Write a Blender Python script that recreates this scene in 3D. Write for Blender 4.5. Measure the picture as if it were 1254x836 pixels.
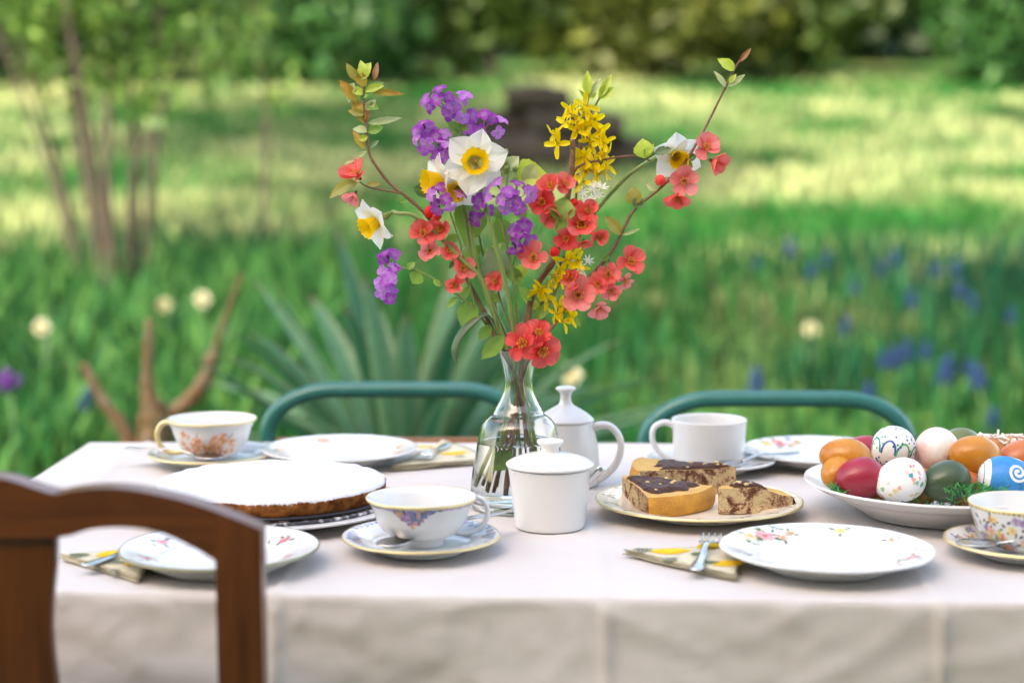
import bpy, math, random
import numpy as np
from mathutils import Vector, Matrix, noise as mno

R = math.radians
PI = math.pi
rnd = random.Random(11)
for o in list(bpy.data.objects):
    bpy.data.objects.remove(o)
sc = bpy.context.scene
COL = sc.collection

# ------------------------------------------------------------------ camera, sky, sun, exposure
cam_d = bpy.data.cameras.new('camera')
cam = bpy.data.objects.new('camera', cam_d)
COL.objects.link(cam)
cam.location = (0, 0, 1.088)
cam.rotation_euler = (R(90 - 6.08), 0, 0)
cam_d.sensor_width = 36
cam_d.lens = 56.84
cam_d.clip_start = 0.05
cam_d.clip_end = 400
cam_d.dof.use_dof = True
cam_d.dof.focus_distance = 1.56
cam_d.dof.aperture_fstop = 2.9
sc.camera = cam

SUN_EL, SUN_AZ = R(38), math.atan2(-0.50, -0.866)      # azimuth measured from +Y towards +X
SUN = Vector((math.cos(SUN_EL) * math.sin(SUN_AZ), math.cos(SUN_EL) * math.cos(SUN_AZ), math.sin(SUN_EL)))
w = bpy.data.worlds.new('World')
sc.world = w
w.use_nodes = True
nt = w.node_tree
sky = nt.nodes.new('ShaderNodeTexSky')
sky.sky_type = 'NISHITA'
sky.sun_disc = False
sky.sun_elevation = SUN_EL
sky.sun_rotation = SUN_AZ
sky.air_density = 1.0
sky.dust_density = 3.0
sky.ozone_density = 0.6
bg = nt.nodes['Background']
bg.inputs['Strength'].default_value = 0.15
nt.links.new(sky.outputs[0], bg.inputs['Color'])
sd = bpy.data.lights.new('sun', 'SUN')
sd.energy = 2.15
sd.angle = R(0.53)
sd.color = (1.0, 0.965, 0.90)
so = bpy.data.objects.new('sun', sd)
COL.objects.link(so)
so.location = SUN * 40
so.rotation_euler = (-SUN).to_track_quat('-Z', 'Y').to_euler()
vs = sc.view_settings
vs.view_transform = 'Standard'
vs.look = 'None'
vs.gamma = 1
vs.use_curve_mapping = False
vs.exposure = 2.56
vs.use_white_balance = True
vs.white_balance_temperature = 7700
vs.white_balance_tint = 11
cy = sc.cycles
cy.use_denoising = True
cy.max_bounces = 12
cy.diffuse_bounces = 4
cy.glossy_bounces = 4
cy.transmission_bounces = 12
cy.transparent_max_bounces = 12
cy.caustics_refractive = True
cy.caustics_reflective = False
cy.blur_glossy = 1.0
cy.sample_clamp_indirect = 6

# ------------------------------------------------------------------ helpers
class MB:
    """collects shapes; build() links them as one mesh object"""
    def __init__(s):
        s.v = []; s.f = []; s.m = []; s.c = []
    def add(s, v, f, mi=0, col=(1, 1, 1)):
        b = len(s.v)
        s.v += [tuple(p) for p in v]
        s.f += [tuple(i + b for i in q) for q in f]
        s.m += [mi] * len(f)
        s.c += list(col) if isinstance(col, list) else [col] * len(v)
        return s
    def lathe(s, prof, n=64, mi=0, col=(1, 1, 1), rmod=None, closed=False):
        v, f, rows = [], [], []
        for r, z in prof:
            if r < 1e-6:
                rows.append([len(v)]); v.append((0, 0, z)); continue
            row = []
            for i in range(n):
                a = 2 * PI * i / n
                rr = r if rmod is None else rmod(a, r, z)
                row.append(len(v)); v.append((rr * math.cos(a), rr * math.sin(a), z))
            rows.append(row)
        pairs = list(zip(rows[:-1], rows[1:]))
        if closed: pairs.append((rows[-1], rows[0]))
        for A, B in pairs:
            for i in range(n):
                j = (i + 1) % n
                if len(A) == 1 and len(B) == 1: continue
                if len(A) == 1: f.append((A[0], B[j], B[i]))
                elif len(B) == 1: f.append((A[i], A[j], B[0]))
                else: f.append((A[i], A[j], B[j], B[i]))
        return s.add(v, f, mi, col)
    def tube(s, pts, rad, n=8, mi=0, col=(1, 1, 1), caps=True, flat=1.0):
        P = [Vector(p) for p in pts]
        if not hasattr(rad, '__len__'): rad = [rad] * len(P)
        t0 = (P[1] - P[0]).normalized()
        up = Vector((0, 0, 1)) if abs(t0.z) < .9 else Vector((0, 1, 0))
        nrm = t0.cross(up).normalized()
        v, f = [], []
        for i, p in enumerate(P):
            t = (P[min(i + 1, len(P) - 1)] - P[max(i - 1, 0)])
            t = t.normalized() if t.length > 1e-9 else t0
            nrm = nrm - t * nrm.dot(t)
            nrm = nrm.normalized() if nrm.length > 1e-6 else t.orthogonal().normalized()
            bn = t.cross(nrm)
            for k in range(n):
                a = 2 * PI * k / n
                v.append(p + (nrm * math.cos(a) * flat + bn * math.sin(a)) * rad[i])
        for i in range(len(P) - 1):
            for k in range(n):
                l = (k + 1) % n
                f.append((i * n + k, i * n + l, (i + 1) * n + l, (i + 1) * n + k))
        if caps:
            f.append(tuple(range(n - 1, -1, -1)))
            f.append(tuple((len(P) - 1) * n + k for k in range(n)))
        return s.add(v, f, mi, col)
    def grid(s, fn, nu, nv, mi=0, col=(1, 1, 1)):
        v, f, c = [], [], []
        for j in range(nv + 1):
            for i in range(nu + 1):
                v.append(fn(i / nu, j / nv))
                c.append(col(i / nu, j / nv) if callable(col) else col)
        for j in range(nv):
            for i in range(nu):
                a = j * (nu + 1) + i
                f.append((a, a + 1, a + nu + 2, a + nu + 1))
        return s.add(v, f, mi, c)
    def box(s, c, d, mi=0, col=(1, 1, 1), rz=0, rx=0):
        M = Matrix.Rotation(rz, 3, 'Z') @ Matrix.Rotation(rx, 3, 'X')
        v = [Vector(c) + M @ Vector((x * d[0] / 2, y * d[1] / 2, z * d[2] / 2))
             for x in (-1, 1) for y in (-1, 1) for z in (-1, 1)]
        f = [(0, 1, 3, 2), (4, 6, 7, 5), (0, 4, 5, 1), (2, 3, 7, 6), (0, 2, 6, 4), (1, 5, 7, 3)]
        return s.add(v, f, mi, col)
    def sphere(s, c, r, n=10, m=6, mi=0, col=(1, 1, 1)):
        v = [(c[0] + r * math.sin(PI * j / m) * math.cos(2 * PI * i / n), c[1] + r * math.sin(PI * j / m) * math.sin(2 * PI * i / n),
              c[2] + r * math.cos(PI * j / m)) for j in range(m + 1) for i in range(n)]
        f = [(j * n + i, (j + 1) * n + i, (j + 1) * n + (i + 1) % n, j * n + (i + 1) % n) for j in range(m) for i in range(n)]
        return s.add(v, f, mi, col)
    def mesh(s, name, mats, smooth=True):
        me = bpy.data.meshes.new(name)
        me.from_pydata(s.v, [], s.f)
        for m in (mats if isinstance(mats, (list, tuple)) else [mats]): me.materials.append(m)
        if any(s.m): me.polygons.foreach_set('material_index', s.m)
        me.polygons.foreach_set('use_smooth', [smooth] * len(me.polygons))
        a = me.color_attributes.new('Col', 'FLOAT_COLOR', 'POINT')
        a.data.foreach_set('color', np.hstack([np.array(s.c, dtype=np.float32).reshape(-1, 3), np.ones((len(s.c), 1), np.float32)]).ravel())
        me.validate()
        me.update()
        return me
    def build(s, name, mats, parent=None, smooth=True, bevel=0, solid=0, kind=None):
        o = obj(name, s.mesh(name, mats, smooth), parent)
        if solid:
            m = o.modifiers.new('solid', 'SOLIDIFY'); m.thickness = solid; m.offset = 0
        if bevel:
            m = o.modifiers.new('bevel', 'BEVEL'); m.width = bevel; m.segments = 3; m.limit_method = 'ANGLE'; m.angle_limit = R(35)
            m.harden_normals = False
        if kind: o['kind'] = kind
        return o

def obj(name, me, parent=None, M=None):
    o = bpy.data.objects.new(name, me)
    COL.objects.link(o)
    if parent: o.parent = parent
    if M is not None: o.matrix_local = M
    return o
def tag(o, label=None, cat=None, group=None, kind=None):
    if label: o['label'] = label
    if cat: o['category'] = cat
    if group: o['group'] = group
    if kind: o['kind'] = kind
    return o
def thing(name, label, cat, loc=(0, 0, 0), rz=0, group=None):
    o = bpy.data.objects.new(name, None)
    COL.objects.link(o)
    o.empty_display_size = .05
    o.location = loc; o.rotation_euler = (0, 0, rz)
    return tag(o, label, cat, group)
def copy_tree(o, parent=None):
    c = o.copy(); COL.objects.link(c); c.parent = parent
    for ch in list(o.children): copy_tree(ch, c)
    return c
def catmull(P, k=5, closed=False):
    P = [Vector(p) for p in P]
    n = len(P); out = []
    for i in range(n if closed else n - 1):
        g = (lambda j: P[j % n]) if closed else (lambda j: P[min(max(j, 0), n - 1)])
        a, b, c, d = g(i - 1), g(i), g(i + 1), g(i + 2)
        for q in range(k):
            t = q / k
            out.append(.5 * ((2 * b) + (c - a) * t + (2 * a - 5 * b + 4 * c - d) * t * t + (3 * b - a - 3 * c + d) * t ** 3))
    if not closed: out.append(P[-1])
    return out
def smooth_prof(prof, k=4):
    return [(max(p.x, 0), p.y) for p in catmull([(r, z, 0) for r, z in prof], k)]
def frame(loc, d, spin=0, s=1.0):
    """matrix whose Z axis points along d"""
    q = Vector(d).normalized().to_track_quat('Z', 'Y')
    return Matrix.Translation(loc) @ q.to_matrix().to_4x4() @ Matrix.Rotation(spin, 4, 'Z') @ Matrix.Scale(s, 4)
def lerp(a, b, t): return a + (b - a) * t
def mixc(a, b, t): return tuple(lerp(x, y, t) for x, y in zip(a, b))
def sstep(a, b, x):
    t = min(max((x - a) / (b - a), 0), 1)
    return t * t * (3 - 2 * t)

# ------------------------------------------------------------------ materials
def newmat(name):
    m = bpy.data.materials.new(name); m.use_nodes = True
    t = m.node_tree
    return m, t, t.nodes['Principled BSDF'], (lambda k: t.nodes.new(k)), t.links.new
def setp(p, **k):
    for a, b in k.items():
        p.inputs[a.replace('_', ' ')].default_value = b
def rgba(c): return (c[0], c[1], c[2], 1)
def mat(name, col=None, rough=.5, metal=0, attr=False, var=None, bump=None, translucent=0, coat=0, spec=.5, sheen=0):
    """col or the colour attribute, var=(scale, amount[, second colour]) noise variation, bump=(scale, strength)"""
    m, t, p, N, L = newmat(name)
    setp(p, Roughness=rough, Metallic=metal, Specular_IOR_Level=spec)
    if coat: setp(p, Coat_Weight=coat, Coat_Roughness=.06)
    if sheen: setp(p, Sheen_Weight=sheen)
    if attr:
        a = N('ShaderNodeVertexColor'); a.layer_name = 'Col'; out = a.outputs['Color']
    else:
        a = N('ShaderNodeRGB'); a.outputs[0].default_value = rgba(col); out = a.outputs[0]
    tc = N('ShaderNodeTexCoord')
    if var:
        nz = N('ShaderNodeTexNoise'); nz.inputs['Scale'].default_value = var[0]; nz.inputs['Detail'].default_value = 5
        L(tc.outputs['Object'], nz.inputs['Vector'])
        mx = N('ShaderNodeMix'); mx.data_type = 'RGBA'
        rp = N('ShaderNodeMapRange'); rp.inputs['From Min'].default_value = .35; rp.inputs['From Max'].default_value = .68
        rp.inputs['To Max'].default_value = var[1]
        L(nz.outputs['Fac'], rp.inputs['Value']); L(rp.outputs[0], mx.inputs['Factor'])
        L(out, mx.inputs['A'])
        if len(var) > 2: mx.inputs['B'].default_value = rgba(var[2])
        else:
            hs = N('ShaderNodeHueSaturation'); hs.inputs['Value'].default_value = .35; L(out, hs.inputs['Color']); L(hs.outputs[0], mx.inputs['B'])
        out = mx.outputs['Result']
    L(out, p.inputs['Base Color'])
    if bump:
        nb = N('ShaderNodeTexNoise'); nb.inputs['Scale'].default_value = bump[0]; nb.inputs['Detail'].default_value = 6
        L(tc.outputs['Object'], nb.inputs['Vector'])
        b = N('ShaderNodeBump'); b.inputs['Strength'].default_value = bump[1]; b.inputs['Distance'].default_value = .002
        L(nb.outputs['Fac'], b.inputs['Height']); L(b.outputs[0], p.inputs['Normal'])
    if translucent:
        tr = N('ShaderNodeBsdfTranslucent'); L(out, tr.inputs['Color'])
        ms = N('ShaderNodeMixShader'); ms.inputs[0].default_value = translucent
        L(p.outputs[0], ms.inputs[1]); L(tr.outputs[0], ms.inputs[2]); L(ms.outputs[0], t.nodes['Material Output'].inputs['Surface'])
    return m

M = {}
M['porcelain'] = mat('white porcelain', (.67, .67, .66), .15)
M['stoneware'] = mat('white stoneware', (.72, .705, .685), .22)
M['creamware'] = mat('cream porcelain', (.78, .71, .58), .16, coat=.3)
M['gilding'] = mat('worn gilding', (.72, .58, .30), .28, metal=.55)
M['darkrim'] = mat('dull gold line', (.26, .25, .16), .35, metal=.3)
M['print'] = mat('painted enamel', attr=True, rough=.2, coat=.2)
M['clothprint'] = mat('printed cloth', attr=True, rough=.9, spec=.2)
M['steel'] = mat('steel cutlery', (.58, .58, .57), .2, metal=1)
M['napkin'] = mat('napkin cloth', (.60, .545, .40), .92, var=(260, .12), bump=(900, .3), spec=.2)
M['napkinedge'] = mat('napkin hem', (.16, .12, .06), .9)
M['wood'] = None
M['leaf'] = mat('leaf', attr=True, rough=.42, var=(60, .35), translucent=.35)
M['petal'] = mat('petal', attr=True, rough=.55, translucent=.48, spec=.3)
M['bark'] = mat('bark', (.17, .08, .045), .75, var=(120, .6, (.27, .17, .09)), bump=(300, .6))
M['greenstem'] = mat('green stem', (.17, .26, .06), .5, var=(80, .5, (.27, .32, .09)))
M['bulbstem'] = mat('bulb stem', (.028, .10, .018), .6)
M['grass'] = mat('grass', attr=True, rough=.6, translucent=.4, spec=.15)
M['foliage'] = mat('foliage', attr=True, rough=.5, translucent=.35, spec=.3)
M['trunk'] = mat('tree bark', (.055, .042, .03), .85, var=(9, .7), bump=(40, 1))
M['greenpaint'] = mat('green painted tube', (.012, .135, .115), .33, var=(30, .2), coat=.15)
M['slat'] = mat('varnished slat', (.30, .12, .04), .45, var=(14, .5, (.18, .06, .02)))

def wood_mat(name, scl):
    m, t, p, N, L = newmat(name)
    tc = N('ShaderNodeTexCoord'); mp = N('ShaderNodeMapping'); mp.inputs['Scale'].default_value = scl
    L(tc.outputs['Object'], mp.inputs['Vector'])
    nz = N('ShaderNodeTexNoise'); nz.inputs['Scale'].default_value = 1.6; nz.inputs['Detail'].default_value = 8; nz.inputs['Distortion'].default_value = 1.2
    L(mp.outputs[0], nz.inputs['Vector'])
    cr = N('ShaderNodeValToRGB')
    cr.color_ramp.elements[0].position = .22; cr.color_ramp.elements[0].color = (.046, .0105, .0022, 1)
    cr.color_ramp.elements[1].position = .82; cr.color_ramp.elements[1].color = (.185, .050, .0095, 1)
    L(nz.outputs['Fac'], cr.inputs[0]); L(cr.outputs[0], p.inputs['Base Color'])
    setp(p, Roughness=.34, Coat_Weight=.2, Coat_Roughness=.25)
    b = N('ShaderNodeBump'); b.inputs['Strength'].default_value = .15; b.inputs['Distance'].default_value = .001
    L(nz.outputs['Fac'], b.inputs['Height']); L(b.outputs[0], p.inputs['Normal'])
    return m
M['wood'] = wood_mat('dark polished wood, upright grain', (36, 36, 4))
M['railwood'] = wood_mat('dark polished wood, level grain', (4, 36, 36))

def cloth_mat():
    m, t, p, N, L = newmat('white linen tablecloth')
    tc = N('ShaderNodeTexCoord')
    n1 = N('ShaderNodeTexNoise'); n1.inputs['Scale'].default_value = 9; n1.inputs['Detail'].default_value = 6
    L(tc.outputs['Object'], n1.inputs['Vector'])
    cr = N('ShaderNodeValToRGB')
    cr.color_ramp.elements[0].position = .3; cr.color_ramp.elements[0].color = (.62, .565, .53, 1)
    cr.color_ramp.elements[1].position = .7; cr.color_ramp.elements[1].color = (.665, .615, .585, 1)
    L(n1.outputs['Fac'], cr.inputs[0]); L(cr.outputs[0], p.inputs['Base Color'])
    setp(p, Roughness=.9, Specular_IOR_Level=.15, Sheen_Weight=.1)
    # weave and crumple relief
    mp = N('ShaderNodeMapping'); mp.inputs['Scale'].default_value = (1, 1, 1.0)
    L(tc.outputs['Object'], mp.inputs['Vector'])
    n2 = N('ShaderNodeTexNoise'); n2.inputs['Scale'].default_value = 22; n2.inputs['Detail'].default_value = 4; n2.inputs['Distortion'].default_value = 1.5
    n2.noise_type = 'RIDGED_MULTIFRACTAL' if 'RIDGED_MULTIFRACTAL' in [e.identifier for e in n2.bl_rna.properties['noise_type'].enum_items] else 'FBM'
    L(mp.outputs[0], n2.inputs['Vector'])
    n3 = N('ShaderNodeTexNoise'); n3.inputs['Scale'].default_value = 700; n3.inputs['Detail'].default_value = 2
    L(mp.outputs[0], n3.inputs['Vector'])
    b1 = N('ShaderNodeBump'); b1.inputs['Strength'].default_value = .22; b1.inputs['Distance'].default_value = .003
    L(n2.outputs['Fac'], b1.inputs['Height'])
    b2 = N('ShaderNodeBump'); b2.inputs['Strength'].default_value = .25; b2.inputs['Distance'].default_value = .0006
    L(n3.outputs['Fac'], b2.inputs['Height']); L(b1.outputs[0], b2.inputs['Normal']); L(b2.outputs[0], p.inputs['Normal'])
    tr = N('ShaderNodeBsdfTranslucent'); L(cr.outputs[0], tr.inputs['Color'])
    ms = N('ShaderNodeMixShader'); ms.inputs[0].default_value = .12
    L(p.outputs[0], ms.inputs[1]); L(tr.outputs[0], ms.inputs[2]); L(ms.outputs[0], t.nodes['Material Output'].inputs['Surface'])
    return m
M['cloth'] = cloth_mat()

def glass_mat(name, ior, col=(1, 1, 1), rough=0):
    m, t, p, N, L = newmat(name)
    setp(p, Base_Color=rgba(col), Roughness=rough, IOR=ior, Transmission_Weight=1)
    return m
M['glass'] = glass_mat('clear glass', 1.46, (.985, .99, .985))
M['water'] = glass_mat('water', 1.33, (.98, .985, .95))

# ------------------------------------------------------------------ terrain
def gz(x, y):
    t = max(0.0, y - 4.5)
    return .13 * (math.sqrt(t * t + 1) - 1) + .05 * mno.noise(Vector((x * .35, y * .35, 3.1))) * min(1, max(0, (y - 3) / 3))

def ground_mat():
    m, t, p, N, L = newmat('garden ground')
    tc = N('ShaderNodeTexCoord')
    n1 = N('ShaderNodeTexNoise'); n1.inputs['Scale'].default_value = .55; n1.inputs['Detail'].default_value = 6
    n2 = N('ShaderNodeTexNoise'); n2.inputs['Scale'].default_value = 9; n2.inputs['Detail'].default_value = 6
    for n in (n1, n2): L(tc.outputs['Object'], n.inputs['Vector'])
    c1 = N('ShaderNodeValToRGB')
    e = c1.color_ramp.elements
    e[0].position = .30; e[0].color = (.012, .07, .014, 1); e[1].position = .66; e[1].color = (.17, .20, .07, 1)
    x = e.new(.48); x.color = (.05, .125, .024, 1)
    L(n1.outputs['Fac'], c1.inputs[0])
    c2 = N('ShaderNodeValToRGB')
    c2.color_ramp.elements[0].position = .33; c2.color_ramp.elements[0].color = (.55, .5, .4, 1)
    c2.color_ramp.elements[1].position = .66; c2.color_ramp.elements[1].color = (1, 1, 1, 1)
    L(n2.outputs['Fac'], c2.inputs[0])
    mx = N('ShaderNodeMix'); mx.data_type = 'RGBA'; mx.blend_type = 'MULTIPLY'; mx.inputs['Factor'].default_value = 1
    L(c1.outputs[0], mx.inputs['A']); L(c2.outputs[0], mx.inputs['B']); L(mx.outputs['Result'], p.inputs['Base Color'])
    setp(p, Roughness=.9, Specular_IOR_Level=.2)
    b = N('ShaderNodeBump'); b.inputs['Strength'].default_value = .8; b.inputs['Distance'].default_value = .05
    L(n2.outputs['Fac'], b.inputs['Height']); L(b.outputs[0], p.inputs['Normal'])
    return m
g = MB()
ys = [-60 + i * 4 for i in range(15)] + [i * .5 for i in range(0, 60)] + [30 + i * 5 for i in range(13)]
xs = [-70 + i * 5 for i in range(12)] + [-12 + i * .5 for i in range(49)] + [15 + i * 5 for i in range(12)]
g.grid(lambda u, v: (xs[round(u * (len(xs) - 1))], ys[round(v * (len(ys) - 1))], gz(xs[round(u * (len(xs) - 1))], ys[round(v * (len(ys) - 1))])), len(xs) - 1, len(ys) - 1)
tag(g.build('lawn_ground', ground_mat()), kind='structure')

def tri_mesh(name, V, F, C, mt):
    """fast triangle mesh from numpy arrays"""
    me = bpy.data.meshes.new(name)
    me.vertices.add(len(V)); me.vertices.foreach_set('co', V.astype(np.float32).ravel())
    me.loops.add(F.size); me.loops.foreach_set('vertex_index', F.astype(np.int32).ravel())
    me.polygons.add(len(F))
    me.polygons.foreach_set('loop_start', np.arange(0, F.size, 3, dtype=np.int32))
    me.update(calc_edges=True)
    a = me.color_attributes.new('Col', 'FLOAT_COLOR', 'POINT')
    a.data.foreach_set('color', np.hstack([C, np.ones((len(C), 1))]).astype(np.float32).ravel())
    me.polygons.foreach_set('use_smooth', np.ones(len(F), dtype=bool))
    me.materials.append(mt)
    return me
rng = np.random.default_rng(5)
def blades(name, P, h, wd, cols, lean=.35, seed=1):
    """P: n x 3 bases; h heights; wd widths; cols n x 3"""
    n = len(P)
    a = rng.uniform(0, 2 * PI, n); b = rng.uniform(0, 2 * PI, n)
    side = np.stack([np.cos(a), np.sin(a), np.zeros(n)], 1) * wd[:, None] / 2
    ln = np.stack([np.cos(b), np.sin(b), np.zeros(n)], 1) * (h * rng.uniform(.2, 1, n) * lean)[:, None]
    up = np.zeros((n, 3)); up[:, 2] = h
    v0 = P - side; v1 = P + side
    mid = P + ln * .35 + up * .6
    v2 = mid - side * .8; v3 = mid + side * .8
    v4 = P + ln + up
    V = np.stack([v0, v1, v2, v3, v4], 1).reshape(-1, 3)
    k = np.arange(n)[:, None] * 5
    F = np.stack([k + [0, 1, 3], k + [0, 3, 2], k + [2, 3, 4]], 1).reshape(-1, 3)
    C = np.repeat(cols, 5, axis=0)
    return tri_mesh(name, V, F, C, M['grass'])
def scatter(n, y0, y1, spread=.40, pad=.5, xr=None, pw=1.0):
    y = y0 + (y1 - y0) * rng.uniform(0, 1, n) ** pw
    x = rng.uniform(-1, 1, n) * (spread * y + pad) if xr is None else rng.uniform(xr[0], xr[1], n)
    return np.stack([x, y, np.array([gz(a, b) for a, b in zip(x, y)])], 1)
def colmix(n, A, B, jit=.25):
    t = rng.uniform(0, 1, (n, 1))
    return (np.array(A) * (1 - t) + np.array(B) * t) * rng.uniform(1 - jit, 1 + jit, (n, 1))
def patch_noise(P, s, off=0):
    return np.array([mno.noise(Vector((p[0] * s, p[1] * s * 1.3, off))) for p in P])

# short lawn
P = scatter(42000, 3.0, 24, pw=1.25)
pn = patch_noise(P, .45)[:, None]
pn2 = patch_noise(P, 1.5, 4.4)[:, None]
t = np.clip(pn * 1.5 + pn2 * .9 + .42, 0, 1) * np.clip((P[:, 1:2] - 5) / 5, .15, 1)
c = (np.array((.014, .12, .022)) * (1 - t) + np.array((.34, .385, .18)) * t) * rng.uniform(.55, 1.45, (len(P), 1))  # pale patches: sun dapples painted into the blade colour
c *= (1 - .6 * np.clip(1 - np.abs(P[:, 1:2] - 7.9) / 1.6, 0, 1) ** .5)      # grass darkened along the bed: shade put into its colour
h = rng.uniform(.05, .12, len(P)) * (1 + P[:, 1] * .015)
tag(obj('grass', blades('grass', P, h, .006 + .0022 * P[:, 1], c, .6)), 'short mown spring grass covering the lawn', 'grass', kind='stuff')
# tall bed leaves
P = scatter(11000, 3.3, 9.8, pw=.9)
keep = (patch_noise(P, .7, 7.7) + .12 * (P[:, 0] > -.2) + .1 > rng.uniform(-.25, .35, len(P)))
keep &= ~((P[:, 1] < 5.2) & (P[:, 0] < -.9))
P = P[keep]
pn = np.clip(patch_noise(P, .6, 2.2)[:, None] * 1.5 + .5, 0, 1)
c = (np.array((.004, .062, .030)) * (1 - pn) + np.array((.014, .105, .022)) * pn) * rng.uniform(.3, 1.3, (len(P), 1))
tag(obj('bulb_leaves', blades('bulb_leaves', P, rng.uniform(.14, .36, len(P)), rng.uniform(.012, .028, len(P)), c, .45)),
    'long strappy green bulb leaves crowding the flower bed', 'leaves', kind='stuff')

# ------------------------------------------------------------------ trees and shrubs
def crown_mesh(name, blobs, n, size, cA, cB, hollow=.55):
    """leaf faces spread through a set of clumps (cx,cy,cz,rx,ry,rz)"""
    B = np.array(blobs)
    wgt = B[:, 3] * B[:, 4] * B[:, 5]
    idx = rng.choice(len(B), n, p=wgt / wgt.sum())
    d = rng.normal(size=(n, 3)); d /= np.linalg.norm(d, axis=1)[:, None]
    r = rng.uniform(hollow ** 3, 1.15, n)[:, None] ** (1 / 3)
    c = B[idx, :3] + d * r * B[idx, 3:]
    a = rng.normal(size=(n, 3)); a /= np.linalg.norm(a, axis=1)[:, None]
    b = np.cross(a, rng.normal(size=(n, 3))); b /= np.linalg.norm(b, axis=1)[:, None]
    s = (size * rng.uniform(.6, 1.4, n))[:, None]
    V = np.stack([c - a * s, c - b * s * .45, c + a * s, c + b * s * .45], 1).reshape(-1, 3)
    k = np.arange(n)[:, None] * 4
    F = np.stack([k + [0, 1, 2], k + [0, 2, 3]], 1).reshape(-1, 3)
    tt = rng.uniform(0, 1, (n, 1))
    cc = (np.array(cA) * (1 - tt) + np.array(cB) * tt) * rng.uniform(.75, 1.25, (len(B), 1))[idx]
    return tri_mesh(name, V, F, np.repeat(cc, 4, axis=0), M['foliage'])
def clumps(c, r, n, cr, flat=.8):
    out = []
    for _ in range(n):
        d = Vector((rnd.gauss(0, 1), rnd.gauss(0, 1), rnd.gauss(0, 1))).normalized() * rnd.uniform(.35, 1)
        q = cr * rnd.uniform(.7, 1.25)
        out.append((c[0] + d.x * r[0], c[1] + d.y * r[1], c[2] + d.z * r[2], q, q, q * flat))
    return out
def tree(name, label, x, y, height, crown_c, crown_r, nclump, cr, nleaf, size, cA, cB, trunk_r=.12, group=None, cat='tree', lean=(0, 0)):
    z0 = gz(x, y)
    t = thing(name, label, cat, (x, y, z0), group=group)
    bl = clumps((crown_c[0], crown_c[1], crown_c[2]), crown_r, nclump, cr)
    tr = MB()
    top = Vector((crown_c[0] * .8, crown_c[1] * .8, height))
    pts = [Vector((0, 0, -.1)), Vector((.03, .02, height * .3)), Vector((top.x * .5, top.y * .5, height * .65)), top]
    tr.tube(catmull(pts, 5), [lerp(trunk_r, trunk_r * .3, i / 15) for i in range(16)], 10)
    for b in bl[::2]:
        e = Vector(b[:3]); s0 = pts[1].lerp(pts[3], rnd.uniform(.2, .8))
        mid = s0.lerp(e, .5) + Vector((0, 0, .1 * (e - s0).length))
        tr.tube(catmull([s0, mid, e], 4), [lerp(trunk_r * .4, trunk_r * .08, i / 8) for i in range(9)], 6)
    tr.build('trunk', M['trunk'], t)
    obj('crown', crown_mesh('crown', bl, nleaf, size, cA, cB), t)
    return t
G1, G2 = (.022, .085, .018), (.075, .18, .035)
# unseen house, added to shade the table and block low sky
def house():
    t = thing('unseen_house', 'unseen tall plastered house with steep tiled roof, added to shade the breakfast table', 'house', (-3, -4.2, 0))
    pl = mat('pale plaster', (.52, .44, .36), .9, var=(3, .2), bump=(30, .4))
    MB().box((0, -3.5, 3.45), (24, 7, 6.94)).build('wall', pl, t, False)
    rf = MB(); rf.add([(-12.3, .3, 6.75), (12.3, .3, 6.75), (12.3, -3.5, 11.4), (-12.3, -3.5, 11.4), (-12.3, -7.3, 6.75), (12.3, -7.3, 6.75)], [(0, 1, 2, 3), (3, 2, 5, 4), (0, 3, 4), (1, 5, 2), (0, 4, 5, 1)])
    rf.build('roof', mat('roof tile', (.25, .09, .05), .8, var=(8, .5)), t, False)
    fm = mat('window frame', (.75, .74, .7), .4); gm = mat('window pane', (.04, .05, .06), .05)
    for x in (-9, -6, -3, 0, 3, 6, 9):
        for z in (1.6, 4.7):
            wn = MB().box((x, .02, z), (1.15, .06, 1.5)).build('window', fm, t, False)
            for q in (-1, 1): MB().box((x + q * .27, .054, z), (.48, .02, 1.36)).build('pane', gm, wn, False)
house()
# unseen light-crowned trees, added beside the lawn to cast broken shade on it
for lx, ly, lb in ((-.2, 13.0, 'unseen light-crowned birch added left of the lawn for broken shade'), (-1.8, 18.0, 'unseen light-crowned birch added at the lawn corner for broken shade'), (8.2, 16.5, 'unseen light-crowned birch added right of the lawn for broken shade')):
    c0 = Vector((lx, ly, 1.3)) + SUN * 8.5
    z0 = gz(c0.x - .3, c0.y)
    tree('unseen_birch', lb, c0.x - .3, c0.y, 7.5, (.3, 0, c0.z - z0), (2.6, 3.2, 1.2), 18, .8, 9000, .12, G1, G2, .13)
# hedge shrubs along the far side of the garden
far = [(-7.6, 23.5, 2.6, 0), (-5.2, 24.5, 2.8, 1), (-2.7, 23.2, 2.4, 0), (-.3, 24.6, 2.9, 2), (2.0, 23.8, 2.4, 3), (4.1, 24.8, 2.7, 2), (6.3, 23.4, 2.6, 0), (8.7, 24.4, 2.9, 1)]
kinds = [((.014, .07, .02), (.05, .15, .035)), ((.03, .10, .018), (.08, .19, .035)), ((.03, .075, .015), (.09, .15, .03)), ((.04, .065, .012), (.11, .135, .025))]
shrub_labels = ['dark evergreen shrub at the far edge behind the lilac stems', 'mid green leafy shrub behind the thin sapling', 'dark evergreen shrub between the sapling and the log pile', 'brownish green shrub directly behind the log pile',
                'bronze-leaved shrub at the far garden edge', 'brownish green shrub next to the bronze one', 'dark evergreen shrub beside the brownish shrub, far behind the bread', 'mid green leafy shrub at the end of the far hedge']
for (x, y, hh, k), lb in zip(far, shrub_labels):
    a, b = kinds[k]
    tree('hedge_shrub', lb, x, y - 1.2, hh * .7, (0, 0, hh * .5), (1.5, .8, hh * .5), 22, .75, 5200, .13, a, b, .07, 'shrubs along the far garden edge', 'shrub')
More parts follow.
